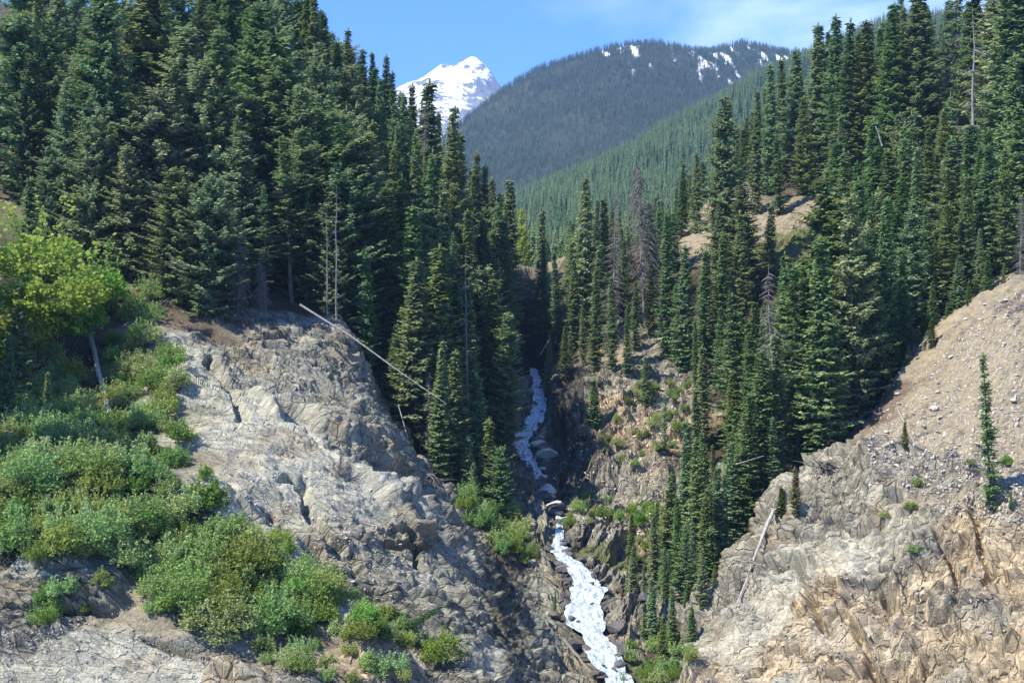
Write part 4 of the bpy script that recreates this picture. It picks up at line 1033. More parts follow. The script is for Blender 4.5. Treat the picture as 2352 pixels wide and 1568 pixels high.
# trees set one by one: bearing, treetop, foot (b=) or distance (d=)
HS = [  # left stand skyline and the edge of the wood
 (705, -25, 300, 'slim0'), (728, -15, 296, 'slim1'), (748, 25, 305, 'slim3'), (742, 95, 262, 'big1'), (800, 62, 318, 'slim2'), (775, 90, 300, 'fir1'), (850, 118, 322, 'slim0'), (884, 122, 318, 'slim3'), (905, 160, 325, 'slim1'),
 (868, 150, 318, 'fir3'), (948, 188, 330, 'slim1'), (973, 180, 292, 'fir2'), (1003, 255, 320, 'slim0'), (1030, 240, 285, 'fir4'), (1047, 298, 300, 'slim2'), (1062, 300, 330, 'slim3'), (1088, 345, 330, 'slim1'), (1112, 375, 330, 'slim0'), (1150, 440, 330, 'slim2'), (1170, 412, 318, 'fir0'),
 (930, 220, 322, 'slim2'), (825, 110, 300, 'fir0'), (990, 330, 262, 'slim1'), (1130, 405, 330, 'slim3'), (1085, 478, 270, 'slim0'), (1020, 430, 262, 'fir2'), (1158, 500, 290, 'slim2'), (1110, 500, 300, 'fir1'),
 (30, -120, 236, 'big0'), (90, -60, 246, 'bare0'), (165, -150, 244, 'bare1'), (255, -60, 216, 'big1'), (330, -90, 232, 'big3'), (420, 60, 226, 'big2'), (500, 60, 222, 'big0'), (590, 10, 240, 'big2'), (640, 160, 226, 'big3'), (520, -80, 270, 'big1'), (690, 190, 222, 'big1'),
 (150, 180, 216, 'big2'), (210, 250, 208, 'broad0'), (300, 330, 206, 'big3'), (400, 380, 202, 'broad1'), (560, 300, 212, 'big1'), (350, 200, 216, 'broad2'), (470, 120, 222, 'broad0'), (640, 60, 236, 'broad1'), (480, 400, 200, 'broad2'), (120, 330, 212, 'broad1'), (775, 280, 222, 'bare0'), (830, 300, 226, 'big3'), (610, 420, 208, 'bare1'), (880, 420, 222, 'fir3'), (940, 470, 218, 'fir0'), (480, 560, 199, 'small0'), (845, 560, 213, 'fir4'),
 (1010, 560, 214, 'fir1'), (1065, 640, 222, 'fir2'), (960, 620, 213, 'fir3'), (1130, 720, 250, 'fir0'), (1045, 800, 207, 'fir4'), (1100, 860, 212, 'small0'), (905, 740, 212, 'fir1'), (1120, 960, 204, 'small1'), (1090, 1060, 200, 'small0'), (1080, 1000, 203, 'small1'),
 (62, 405, 212, 'small0'), (-45, 500, 172, 'big0'), (45, 640, 172, 'fir3'), (110, 850, 170, 'small0'), (20, 760, 166, 'fir0'), (-160, 300, 170, 'big1'), (-130, 500, 155, 'big3'), (-260, 420, 160, 'big2'), (-300, 150, 172, 'big1'), (-330, 200, 158, 'big3'), (-220, 300, 150, 'big0'), (-380, 200, 165, 'big2'), (-300, 350, 145, 'big1'), (-170, 380, 146, 'big2'), (-60, 560, 168, 'fir1'),
 (60, 120, 232, 'big1'), (10, 60, 240, 'big3'), (115, 40, 236, 'big2'), (200, 60, 232, 'big3'), (60, 20, 262, 'big0'), (140, -40, 262, 'big2'), (0, -80, 270, 'fir1'), (240, 120, 224, 'fir3'),
 (350, -70, 330, 'big1'), (390, -90, 336, 'fir1'), (430, -60, 330, 'big2'), (470, -80, 338, 'fir3'), (505, -60, 330, 'big0'), (545, -90, 336, 'big3'), (585, -50, 330, 'fir0'), (620, -60, 336, 'big1'), (655, -30, 330, 'fir2'), (310, -90, 330, 'big2'), (680, -20, 322, 'fir4'),
 # right hill skyline
 (1665, 222, 300, 'big1'), (1735, 205, 330, 'slim0'), (1640, 330, 310, 'slim1'), (1770, 145, 345, 'fir0'), (1835, 105, 350, 'fir3'), (1802, 130, 360, 'slim1'), (1880, 50, 345, 'slim0'), (1905, 70, 350, 'fir1'), (1922, 28, 340, 'fir2'), (1949, 42, 330, 'slim2'), (1963, 70, 340, 'slim3'), (1992, 48, 330, 'fir0'), (2025, 60, 340, 'slim0'),
 (2052, 5, 320, 'fir4'), (2085, 10, 335, 'slim1'), (2078, -20, 345, 'bare0'), (2110, -40, 320, 'fir3'), (2140, 10, 330, 'fir1'), (2190, -60, 320, 'bare1'), (2240, -80, 300, 'fir2'), (2300, -60, 280, 'big2'), (2345, -120, 270, 'fir0'),
 (1600, 345, 330, 'fir2'), (1565, 370, 335, 'slim2'), (1345, 400, 300, 'fir3'), (1235, 475, 330, 'slim1'), (1310, 500, 335, 'slim0'), (1395, 450, 300, 'slim3'), (1380, 560, 290, 'fir0'),
 # behind the right crest: the big firs of the middle ground
 (1900, 400, 205, 'big1'), (1950, 440, 199, 'big0'), (1870, 620, 196, 'fir3'), (1835, 600, 194, 'bare1'), (2030, 450, 206, 'fir4'), (1990, 560, 202, 'fir1'), (2075, 600, 206, 'fir0'), (2120, 470, 222, 'fir3'), (2165, 460, 214, 'fir2'), (2215, 450, 216, 'fir4'), (2270, 580, 208, 'small0'),
 (2255, 330, 240, 'fir3'), (2320, 120, 236, 'fir1'), (2040, 820, 198, 'fir1'), (1790, 760, 192, 'fir2'), (1745, 800, 190, 'fir4'), (1700, 480, 262, 'slim2'), (1712, 900, 186, 'fir0'), (1770, 470, 300, 'small1'), (1650, 540, 262, 'slim3'),
 # lower right gully
 (1570, 960, 188, 'slim0'), (1610, 1000, 184, 'fir1'), (1650, 1060, 180, 'fir3'), (1680, 1010, 186, 'fir4'), (1555, 1130, 182, 'slim1'), (1590, 1190, 176, 'fir2'), (1545, 1320, 168, 'small0'), (1490, 1385, 166, 'small1'), (1440, 1300, 180, 'slim2'), (1575, 1330, 164, 'small1'),
 (1275, 1345, 171, 'slim1'), (1450, 1170, 192, 'slim3'), (1560, 1440, 158, 'small0'), (1630, 1210, 177, 'small0'), (1600, 1370, 166, 'small0'), (1530, 1250, 165, 'fir1'), (1572, 1195, 166, 'fir3'), (1612, 1250, 163, 'fir2'), (1500, 1320, 163, 'small0'), (1548, 1340, 159, 'fir0'), (1590, 1385, 158, 'small1'), (1520, 1405, 157, 'small1'), (1642, 1290, 165, 'small0'), (1478, 1290, 170, 'slim1'), (1505, 1180, 186, 'fir4'), (1540, 1080, 192, 'fir1'), (1480, 1400, 163, 'small0'), (1625, 1120, 178, 'fir0'), (1560, 1290, 166, 'slim3'),
 (2085, 790, 199, 'small0'), (2110, 745, 203, 'small1'), (2175, 690, 205, 'small0'), (2225, 640, 206, 'small1'), (2060, 760, 203, 'fir2'), (2140, 640, 206, 'fir1'), (2305, 600, 209, 'small1'), (2200, 580, 210, 'fir3'), (2250, 520, 212, 'fir0'),
]
for px, top, d, kind in HS: add(px, d, top=top, kind=kind)
HB = [  # foot seen on the rock: bearing, treetop, foot
 (1250, 556, 765, 'slim0'), (1284, 572, 790, 'slim1'), (1257, 760, 905, 'slim2'), (1297, 745, 868, 'fir0'), (1367, 610, 850, 'slim3'), (1407, 630, 845, 'slim0'), (1368, 868, 975, 'small0'), (1484, 815, 930, 'small1'), (1434, 545, 745, 'slim1'), (1494, 600, 770, 'slim2'),
 (1530, 480, 820, 'slim3'), (1575, 560, 850, 'fir4'), (1550, 650, 830, 'slim0'), (1460, 640, 800, 'slim2'), (1620, 570, 880, 'slim1'), (1320, 590, 800, 'slim3'), (1500, 520, 700, 'fir1'), (1655, 700, 900, 'fir2'), (1600, 730, 900, 'slim0'), (1340, 700, 830, 'slim2'),
 (1440, 700, 860, 'slim3'), (1270, 620, 800, 'slim0'),
]
for px, top, foot, kind in HB: add(px, None, base=foot, top=top, kind=kind)

# scatter over the forest floor
sc = random.Random(17); tries = 0
while tries < 9000:
    tries += 1
    px = sc.uniform(-260, 2560); d = math.sqrt(sc.uniform(150 ** 2, 470 ** 2)); x, y = (px - 1176) / FPX * d, d
    if px < 560 and d < 200: continue
    if px < 300 and d < 226: continue
    cov_ = nearest_cover(x, y)
    if cov_ != 'D' and not (cov_ in 'GBT' and sc.random() < 0.10 and d > 230): continue
    if creek_gap(x, y) < 4.0 + (2.0 if d > 230 else 0): continue
    left = px < 1200
    if not free(x, y, (3.4 if d < 215 and not left else 4.6) if d < 340 else 6.0): continue
    q = drop(x, y)
    if q is None: continue
    z = q[0].z; pyb = py_of(z, y)
    if left:
        h = sc.uniform(19, 29); kind = sc.choice(['big0', 'big1', 'big2', 'big3', 'broad0', 'broad1', 'broad2', 'broad0', 'broad1', 'ragged0', 'fir3', 'bare0', 'bare1']) if px < 820 else sc.choice(['fir0', 'fir1', 'fir2', 'fir3', 'fir4', 'slim0', 'slim2', 'slim3', 'bare0', 'big1', 'ragged0', 'ragged1', 'broad1'])
        if sc.random() < .18: h *= .55
    else:
        kind = sc.choice(['fir0', 'fir1', 'fir2', 'fir3', 'fir4', 'slim0', 'slim2', 'big1', 'ragged0', 'ragged1', 'ragged1'])
        if px < 1720 and d < 215: h = sc.uniform(8, 17)
        elif px < 1640: h = sc.uniform(12, 22)
        else: h = sc.uniform(19, 30) * (0.85 if d > 300 else 1)
        if sc.random() < .15: h *= .5
    lim = np.interp(px, SKX, SKY_) + sc.uniform(8, 60)
    if 1722 < px < 1885 and 560 < pyb < 900: lim = max(lim, 690)          # the sandy gully and the outcrops stay open
    if 1548 < px < 1622 and 560 < pyb < 840: lim = max(lim, 630)
    if 1260 < px < 1560 and pyb > 800: lim = max(lim, pyb - 150)
    hmax = (784 - lim) / FPX * y - z
    h = min(h, hmax)
    if h < 5: continue
    take(x, y); ENTRIES.append(dict(x=x, y=y, z=z, h=h, kind=kind, zone=None, hand=False, wid=1.0, label=None))
print("candidates", len(ENTRIES))

# how much of each tree shows from the road: coarse front-to-back cover
BW, BH = 1176, 784
buf = np.full((BH, BW), False)
WID = {'broad': .24, 'ragged': .12, 'fir': .14, 'slim': .09, 'big': .19, 'bare': .12, 'small': .2, 'yellow': .22}
# the ground hides the feet of trees behind a crest
gpy = np.full((470, 300), 9999.0); dd_ = np.linspace(100, 470, 470); uu_ = np.linspace(-0.40, 0.44, 300)
hh = base_height(np.column_stack([(uu_[None, :] * dd_[:, None]).ravel(), np.repeat(dd_, 300)])).reshape(470, 300)
gpy = np.minimum.accumulate(784 - hh / dd_[:, None] * FPX, axis=0)
for e in sorted(ENTRIES, key=lambda e: e['y']):
    kk = e['kind'].rstrip('0123456789'); px = px_of(e['x'], e['y']); b_ = py_of(e['z'], e['y']); t_ = py_of(e['z'] + e['h'], e['y'])
    hid = gpy[min(469, max(0, int((e['y'] - 3 - 100) / 370 * 469))), min(299, max(0, int((px - 1176) / FPX / 0.84 * 299 + 0.4 / 0.84 * 299)))]
    b2 = min(b_, hid + 4)
    y0, y1 = int(max(0, t_ / 2)), int(min(BH, b2 / 2)); vis = 0
    for yy in range(y0, y1):
        f = (yy * 2 - t_) / max(1, b_ - t_); w = WID[kk] * (b_ - t_) * min(1, f * 1.3 + .05) * 0.8
        x0, x1 = int(max(0, (px - w) / 2)), int(min(BW, (px + w) / 2 + 1))
        if x1 > x0:
            seg = buf[yy, x0:x1]; vis += int((~seg).sum()); seg[:] = True
    e['vis'] = vis; e['px'] = px; e['top'] = t_; e['foot'] = b_
# ------------------------------------------------------------------ which trees stand as individuals, and what they are called
def describe(e):
    k = e['kind'].rstrip('0123456789'); px, top, foot, y = e['px'], e['top'], e['foot'], e['y']
    look = {'fir': 'conical fir', 'slim': 'slender fir', 'big': 'broad shaggy hemlock', 'bare': 'bare-stemmed tall fir', 'small': 'short young fir', 'broad': 'round-crowned hemlock', 'ragged': 'ragged thin-crowned fir'}[k]
    if px < 1200:
        if px < 330: where = 'in the shaded corner stand above the green shrub slope'
        elif px < 660 : where = 'in the dense stand above the grey rock bowl'
        elif y < 232: where = 'at the cliff edge beside the long leaning log'
        elif px < 900: where = 'in the tall stand behind the two thin bare poles'
        elif top < 420: where = 'on the skyline stepping down beside the snow peak'
        else: where = 'in deep shade on the slope above the white creek'
    else:
        if px < 1560 and foot < 1010 and y > 225: where = 'on the pale rock buttress just across the creek'
        elif px < 1720 and y < 215: where = 'in the green gully between creek and grey cliff'
        elif y < 215: where = 'along the crest above the tan scree slope'
        elif px < 1760 and y < 300: where = 'among the rock outcrops at mid slope'
        elif top < 160: where = 'on the skyline of the sunlit slope under thin cloud'
        elif y < 262: where = 'behind the crest firs and beside the small bare gully'
        else: where = 'in the close ranks high on the sunlit slope'
    return look + ' ' + where, k, 'similar trees ' + where

show = sorted([e for e in ENTRIES if e['vis'] > 30], key=lambda e: -e['vis'])
shade = [e for e in ENTRIES if e['vis'] <= 30 and ((e['hand'] and e['px'] < 0) or (e['px'] > 2352 and e['y'] < 330))]
firs = [e for e in show if e['kind'][0] != 'b' or e['kind'][:2] == 'ba'][:285]; hems = [e for e in show if e['kind'][:2] in ('bi', 'br')][:200]
rest = [e for e in show if e not in firs and e not in hems]
open("/tmp/cnt.txt","w").write("%d shown %d fir %d hem %d rest" % (len(show), len(firs), len(hems), len(rest))) if False else None
print("shown", len(show), "fir", len(firs), "hemlock", len(hems), "rest", len(rest))
from collections import Counter
lab = [(e,) + describe(e) for e in firs + hems]
cnt = Counter(l[1] for l in lab)
for e, text, k, grp in lab:
    nm = 'hemlock_tree' if k in ('big', 'broad') else 'fir_tree'
    plant(nm, e['kind'], (e['x'], e['y'], e['z'] - 0.4), e['h'] / kind_h(e['kind']), e['label'] or text, nm.replace('_', ' '),
          (None if e['label'] or cnt[text] == 1 else text.split(' ', 1)[0] + ' ' + grp), wid=e['wid'])
rest += shade
if rest:
    kk_ = ['fir0', 'fir1', 'fir3', 'slim0', 'slim2']
    mass("forest", [K[k] for k in kk_], [(e['x'], e['y'], e['z'] - .4, e['h'] / 26, PRNG.uniform(0, 6), PRNG.randrange(5)) for e in rest], "further conifers filling the gaps between the larger trees of both slopes", "forest")

# ground between the near slopes and the far ridges
items = []
for _ in range(5200):
    d = math.sqrt(sc.uniform(455 ** 2, 815 ** 2)); u = sc.uniform(-0.16, 0.36)
    items.append((u * d, d))
zz = base_height(np.array(items))
ft = [far_tree(350 + k, H=20, Rm=(2.6, 3.0, 2.2, 2.6, 3.4)[k], mat=M_MID) for k in range(5)]
its = []
for (x, y), z in zip(items, zz):
    lim = np.interp(px_of(x, y), SKX, SKY_)
    if creek_gap(x, y) < 5 or py_of(z, y) < lim + 10: continue
    h = min(sc.uniform(15, 24), (784 - lim) / FPX * y - z)
    if h > 6: its.append((x, y, z - .5, h / 20, sc.uniform(0, 6.28), sc.randrange(5)))
mass("hollow_forest", ft, its, "conifers in the hollow at the head of the gorge, paler with distance", "forest")

# ------------------------------------------------------------------ shrubs
def inside(p, poly):
    c = False; j = len(poly) - 1
    for i in range(len(poly)):
        (xi, yi), (xj, yj) = poly[i], poly[j]
        if (yi > p[1]) != (yj > p[1]) and p[0] < (xj - xi) * (p[1] - yi) / (yj - yi) + xi: c = not c
        j = i
    return c
def shrub_bed(name, poly, n, smin, smax, label, kinds=('shrub0', 'shrub1', 'shrub2', 'shrub3', 'shrub4'), sep=1.5, cat="shrubs"):
    xs = [p[0] for p in poly]; ys = [p[1] for p in poly]; items = []; t = 0; used = []
    while len(items) < n and t < n * 12:
        t += 1; p = (sc.uniform(min(xs), max(xs)), sc.uniform(min(ys), max(ys)))
        if not inside(p, poly): continue
        h = sight(*p)
        if h is None: continue
        q = h[0]
        if any((q.x - a) ** 2 + (q.y - b) ** 2 < sep * sep for a, b in used): continue
        used.append((q.x, q.y)); items.append((q.x, q.y, q.z - 0.25, sc.uniform(smin, smax), sc.uniform(0, 6.28), sc.randrange(len(kinds))))
    print(name, len(items))
    return mass(name, [K[k] for k in kinds], items, label, cat)
shrub_bed("shrubbery", [(-20, 1150), (60, 1120), (150, 1130), (290, 1085), (360, 1100), (440, 1150), (520, 1200), (640, 1270), (760, 1350), (770, 1400), (690, 1450), (560, 1470), (450, 1480), (350, 1440), (330, 1350), (270, 1300), (150, 1290), (-20, 1290)],
          118, 0.5, 1.35, "big bank of leafy green shrubs spilling over the low ledge at the near corner")
shrub_bed("shrubbery", [(60, 1390), (120, 1360), (170, 1370), (240, 1330), (250, 1380), (180, 1430), (80, 1440)], 14, 0.5, 0.8, "small isolated clump of green shrubs hanging below the big shrub bank")
shrub_bed("shrubbery", [(100, 490), (180, 500), (260, 560), (420, 640), (450, 690), (380, 720), (330, 760), (400, 830), (420, 900), (440, 1040), (380, 1090), (300, 1080), (240, 980), (270, 880), (230, 740), (150, 640), (110, 560)],
          90, 0.45, 1.1, "sunlit green shrubs running down beside the bleached fallen trunk")
shrub_bed("shrubbery", [(-30, 760), (100, 830), (170, 880), (230, 980), (270, 1060), (230, 1110), (60, 1110), (-30, 1100)], 70, 0.6, 1.3, "dark shaded undergrowth filling the gully beneath the bright leafy tree")
shrub_bed("shrubbery", [(770, 1370), (800, 1350), (880, 1400), (960, 1460), (940, 1500), (860, 1450), (790, 1420)], 16, 0.4, 0.75, "light green shrubs along the edge of the near spur", kinds=('shrub1', 'shrub4', 'bright0'))
shrub_bed("shrubbery", [(1420, 1500), (1480, 1450), (1560, 1480), (1600, 1500), (1550, 1568), (1430, 1575)], 16, 0.4, 0.75, "yellow-green shrubs on the bank where the creek leaves the gorge", kinds=('shrub1', 'shrub4', 'bright0'))
shrub_bed("shrubbery", [(1400, 1180), (1480, 1170), (1570, 1190), (1560, 1260), (1510, 1330), (1470, 1320), (1440, 1260)], 22, 0.45, 0.9, "light green shrubs on the rock above the lower rapids", kinds=('shrub1', 'shrub4', 'bright1'))
shrub_bed("shrubbery", [(1310, 1170), (1360, 1130), (1420, 1140), (1400, 1190), (1340, 1220), (1300, 1230)], 14, 0.4, 0.8, "grey-green shrubs on the pale slab beside the narrow creek bend", kinds=('shrub1', 'shrub4', 'shrub3'))
shrub_bed("shrubbery", [(1440, 900), (1520, 880), (1600, 860), (1640, 950), (1560, 1040), (1420, 1080), (1380, 1020)], 34, 0.3, 0.75, "low shrubs scattered over the pale rock buttress", kinds=('shrub1', 'shrub4', 'shrub3'), sep=2.5)
shrub_bed("shrubbery", [(1040, 1080), (1100, 1060), (1190, 1200), (1230, 1290), (1180, 1300), (1080, 1200)], 40, 0.6, 1.1, "dark shaded bushes on the gully wall under the conifers")
shrub_bed("shrubbery", [(1640, 620), (1900, 500), (1960, 560), (1900, 640), (1760, 700), (1660, 700)], 30, 0.3, 0.7, "sparse low shrubs on the pale sandy gully at mid slope", kinds=('shrub1', 'shrub4', 'shrub3'), sep=2.5)
shrub_bed("shrubbery", [(700, 1400), (900, 1470), (930, 1568), (720, 1568), (560, 1500)], 26, 0.3, 0.75, "straggling shrubs on the brown rock below the spur", kinds=('shrub1', 'shrub4', 'shrub3'), sep=1.8)

def one(kind, px, py, s, name, label, cat, group=None, dz=0.0, wid=1.0, fwd=0.0, **kw):
    h = sight(px, py)
    if h is None: print("no ground", px, py); return
    p = h[0] - h[0].normalized() * fwd
    return plant(name, kind, (p.x, p.y, p.z - 0.2 + dz), s, label, cat, group, wid=wid, **kw)

one('bright0', 1008, 1530, 1.05, "leafy_bush", "bright lime-green bush standing alone at the foot of the near spur", "bush", dz=0.4)
one('bright1', 835, 1440, 0.85, "leafy_bush", "lime-green bush perched on the thin edge of the near spur", "bush")
one('bright1', 470, 1100, 0.55, "leafy_bush", "small yellow-green bush alone on the pale rubble slope", "bush")
one('bright0', 402, 935, 0.45, "leafy_bush", "small yellow-green bush between shrubs and the pale ridge", "bush")
one('bright0', 645, 1250, 0.55, "leafy_bush", "little lime-green bush on the dark notch behind the shrub bank", "bush")
one('bright1', 1020, 0, 0.1, "leafy_bush", "x", "bush") if False else None
one('bright0', 1640, 455, 1.0, "poplar_tree", "narrow yellow-green poplar beside the tall dark fir at mid slope", "poplar tree", fwd=28, wid=0.5) if False else None
one('yellow', 1828, 1178, 0.62, "young_fir_tree", "yellow-green young fir on the cliff edge under the crest trees", "fir tree", wid=1.1)
one('yellow', 1795, 1185, 0.42, "young_fir_tree", "lower yellow-green young fir beside the slanting log", "fir tree", wid=1.2)
one('yellow', 2065, 800, 0.5, "young_fir_tree", "bright yellow-green young fir at the lip of the scree under the crest trees", "fir tree", wid=1.2)
one('yellow', 2140, 795, 0.45, "young_fir_tree", "yellow-green young fir on the scree lip above the shaded patch", "fir tree", wid=1.3)
one('yellow', 2080, 1030, 0.38, "young_fir_tree", "small yellow fir sapling alone below the shaded scree patch", "fir tree")
for px, py, s, lb in ((2105, 1115, .45, "round green shrub on the grey cliff below the yellow sapling"), (2090, 1165, .35, "second green shrub down the grey cliff, on bluish rock"), (2100, 1265, .42, "green cushion shrub in the middle of the cliff face"),
                      (2315, 1065, .5, "low grey-green shrub beside the lone thin fir"), (2230, 1065, .35, "tiny green shrub on the scree facing the lone thin fir"), (2030, 1185, .32, "green tuft shrub on the layered grey rock")):
    one('shrub4', px, py, s, "shrub", lb, "shrub", wid=1.3)
def tree_up(kind, px, top, foot, name, label, cat, group=None, d=None, wid=1.0, **kw):
    if d is None: p = sight(px, foot)[0]
    else:
        x, y, _ = P(px, 0, d); p = drop(x, y)[0]
    h = height_for(px, top, p.x, p.y, p.z)
    return plant(name, kind, (p.x, p.y, p.z - 0.3), h / kind_h(kind), label, cat, group, wid=wid, **kw)
# the lone thin fir on the scree
tree_up('maple', 50, 478, 0, "maple_tree", "tallest bright green maple above the dark gully", "maple tree", d=186)
tree_up('maple', 150, 575, 0, "maple_tree", "brightest lime-green maple leaning over the shrub slope", "maple tree", d=187, wid=1.1)
tree_up('maple', 95, 600, 0, "maple_tree", "lower maple between the tall maple and the gully lip", "maple tree", d=180, wid=1.1)
tree_up('poplar', 1203, 478, 0, "poplar_tree", "bright green poplar in the notch at the head of the gorge", "poplar tree", d=390, wid=0.7)
tree_up('poplar', 1640, 300, 0, "poplar_tree", "narrow yellow-green poplar hugging the tall dark fir at mid slope", "poplar tree", d=312, wid=0.3)
tree_up('ragged1', 2278, 806, 1165, "fir_tree", "lone thin leaning fir standing on the tan scree slope", "fir tree", tilt=(0, -0.07), rot=0.4, wid=0.9)
one('small0', 2322, 1165, 0.22, "young_fir_tree", "tiny dark fir sapling at the foot of the lone scree fir", "fir tree")
# dead trees
tree_up('dead1', 1478, 365, 0, "dead_tree", "large grey dead tree with dense bare twigs above the gorge", "dead tree", d=296, wid=1.2)
tree_up('dead0', 1402, 430, 0, "dead_tree", "thin brown-grey dead fir beside the large grey dead tree", "dead tree", d=285)
tree_up('dead0', 985, 850, 1115, "dead_tree", "grey-brown dead conifer in shade below the long leaning log", "dead tree", d=204, wid=1.3)
False and tree_up('dead1', 850, 720, 900, "dead_tree", "grey dead conifer behind the middle of the leaning log", "dead tree", d=206)
tree_up('dead1', 545, 505, 690, "dead_tree", "grey dead tree with drooping twigs above the rock bowl", "dead tree", d=203)
tree_up('dead1', 600, 590, 720, "dead_tree", "second smaller grey dead tree near the edge of the rock bowl", "dead tree", d=204)
tree_up('dead0', 2344, 440, 650, "dead_tree", "grey dead fir at the top of the tan scree", "dead tree", d=209, wid=1.2)
tree_up('dead0', 1788, 600, 0, "dead_tree", "grey bare-twigged dead fir in front of the sandy gully", "dead tree", d=200, wid=1.1)
tree_up('dead0', 968, 225, 0, "dead_tree", "rust-brown dying fir on the skyline beneath the snow peak", "dead tree", d=285, wid=.8)
False and tree_up('dead0', 330, 20, 0, "dead_tree", "brownish dead-topped conifer above the corner stand", "dead tree", d=228, wid=1.3)
tree_up('snag', 2232, 10, 0, "dead_tree", "pale bare snag rising through the skyline firs", "dead tree", d=268, wid=1.2)
tree_up('snag', 752, 470, 0, "dead_tree", "thinner of two bare pale poles at the cliff-top wood edge", "dead tree", d=208, wid=.8)
tree_up('snag', 772, 420, 0, "dead_tree", "taller of two bare pale poles at the cliff-top wood edge", "dead tree", d=208, wid=.8)
tree_up('snag', 1074, 560, 0, "dead_tree", "single straight pale pole in the shaded slope above the creek", "dead tree", d=216, wid=.7)
False and tree_up('snag', 207, 0, 0, "dead_tree", "long straight grey trunk between the corner stand trees", "dead tree", d=212, wid=.9)
# dead tree hung head-down over the ridge
h_ = sight(785, 1062)[0] - Vector((0, 1.2, 0))
plant("uprooted_tree", 'dead1', (h_.x, h_.y, h_.z + 0.3), 0.62, "uprooted dead tree hanging head-down over the pale ridge", "dead tree", None, wid=1.25, tilt=(math.pi * 0.93, 0.05), rot=0)
h_ = sight(930, 1440)[0] - Vector((0, 1.0, 0))
plant("uprooted_tree", 'small1', (h_.x, h_.y, h_.z), 0.5, "small toppled green fir leaning out from the near spur", "fir tree", None, tilt=(0.2, 1.0), rot=0)

# ------------------------------------------------------------------ fallen logs
def log(name, nodes, r0, r1, label, mat, cat="log", lift=0.3, twigs=0, seed=1, roots=0):
    """nodes: (bearing, bearing) on the ground or (bearing, bearing, distance) in the air"""
    r = random.Random(seed); path = []
    for nd in nodes:
        if len(nd) == 3: path.append(Vector(P(*nd)))
        else:
            p = sight(nd[0], nd[1])[0]; path.append(p - p.normalized() * lift)
    full = []
    for i in range(len(path) - 1):
        for k in range(4):
            full.append(path[i].lerp(path[i + 1], k / 4) + rv(r, r0 * .15))
    full.append(path[-1]); o = full[0].copy(); g = Geo()
    n = len(full); full = [p - o for p in full]
    g.tube(full, [(r0 + (r1 - r0) * i / (n - 1)) * r.uniform(.88, 1.12) for i in range(n)], 8)
    i0 = len(g.v); g.v.append(full[0]);
    for k in range(8): g.q.append((k, (k + 1) % 8, i0, i0)) if False else None
    g.v.pop()
    g.q.append((0, 2, 4, 6)); e = (n - 1) * 8; g.q.append((e, e + 2, e + 4, e + 6))
    t = Geo(); ax = (full[-1] - full[0]).normalized()
    for k in range(twigs):
        p = full[r.randrange(2, n)]; d = (rv(r) + Vector((0, 0, -.2))).normalized(); L = r.uniform(.4, 1.5)
        g.tube([p, p + d * L * .6 + rv(r, .1), p + d * L + ax * .3], [r1 * .5 + .02, .03, .012], 3)
    for k in range(roots):
        d = (rv(r) - ax * 0.8).normalized(); L = r.uniform(.6, 1.9); p = full[0]
        g.tube([p, p + d * L * .5 + rv(r, .2), p + d * L + rv(r, .35)], [r0 * .45, r0 * .25, .015], 4)
    root = link(name, g.mesh(name, mat, True)); root.location = o; tag(root, label, cat)
    return root
log("fallen_log", [(690, 700, 197), (800, 768, 191), (930, 862, 186), (1026, 928, 182)], 0.17, 0.04, "long thin bleached log jutting from the wood over the rock bowl", M_DEAD, twigs=12, seed=3)
log("fallen_log", [(208, 768), (228, 860), (244, 920), (262, 990), (276, 1060)], 0.36, 0.26, "thick bleached trunk lying down the shrub slope", M_PALEWOOD, lift=1.0, twigs=6, seed=4)
log("fallen_log", [(1777, 1172), (1752, 1230), (1722, 1310), (1690, 1392)], 0.26, 0.07, "tan log sloping down the grey cliff beside the gully firs", M_PALEWOOD, lift=0.8, seed=5, roots=9)
log("fallen_log", [(320, 735), (345, 712), (372, 697), (393, 682)], 0.2, 0.16, "short curved grey log on the brown soil under the wood", M_DEAD, lift=0.3, seed=6)
log("fallen_log", [(28, 336), (60, 342), (112, 352)], 0.22, 0.12, "uppermost grey log lying across the shaded corner slope", M_DEAD, lift=0.4, seed=7)
log("fallen_log", [(0, 378), (40, 392), (72, 432)], 0.24, 0.14, "bent grey log on the bare patch below the corner stand", M_DEAD, lift=0.4, seed=8, twigs=6)
log("fallen_log", [(1300, 1475), (1330, 1510), (1372, 1562)], 0.26, 0.2, "dark log slanting into the bottom of the white creek", M_DARKDEAD, lift=0.5, seed=9, roots=8)
log("fallen_log", [(2060, 935), (2085, 985), (2110, 1040), (2128, 1075)], 0.08, 0.04, "thin bleached stick lying below the shaded scree patch", M_PALEWOOD, lift=0.15, seed=10)
log("fallen_log", [(1690, 1066, 183), (1755, 1046, 181)], 0.05, 0.03, "thin white stick caught across the gully firs", M_PALEWOOD, seed=11)
log("fallen_log", [(245, 572), (250, 600), (252, 625)], 0.14, 0.11, "short pale broken stub standing on the shrub slope", M_PALEWOOD, lift=0.5, seed=12)
log("fallen_log", [(1240, 815, 284), (1262, 780, 286)], 0.14, 0.1, "grey log leaning against the buttress above the upper creek", M_DEAD, seed=13)
log("fallen_log", [(915, 930, 203), (935, 1000, 201), (948, 1062, 200)], 0.09, 0.06, "upright white birch stem in the shade below the leaning log", M_PALEWOOD, seed=14)
log("tree_stump", [(28, 1062), (20, 1030, 157), (12, 992, 157)], 0.42, 0.34, "pale grey broken stump rising from the dark gully undergrowth", M_DEAD, cat="stump", lift=0.1, seed=15)
log("fallen_log", [(2026, 335, 258), (2019, 312, 258), (2011, 290, 258)], 0.14, 0.07, "crooked white dead stem among the sunlit slope firs", M_PALEWOOD, cat="log", seed=16)
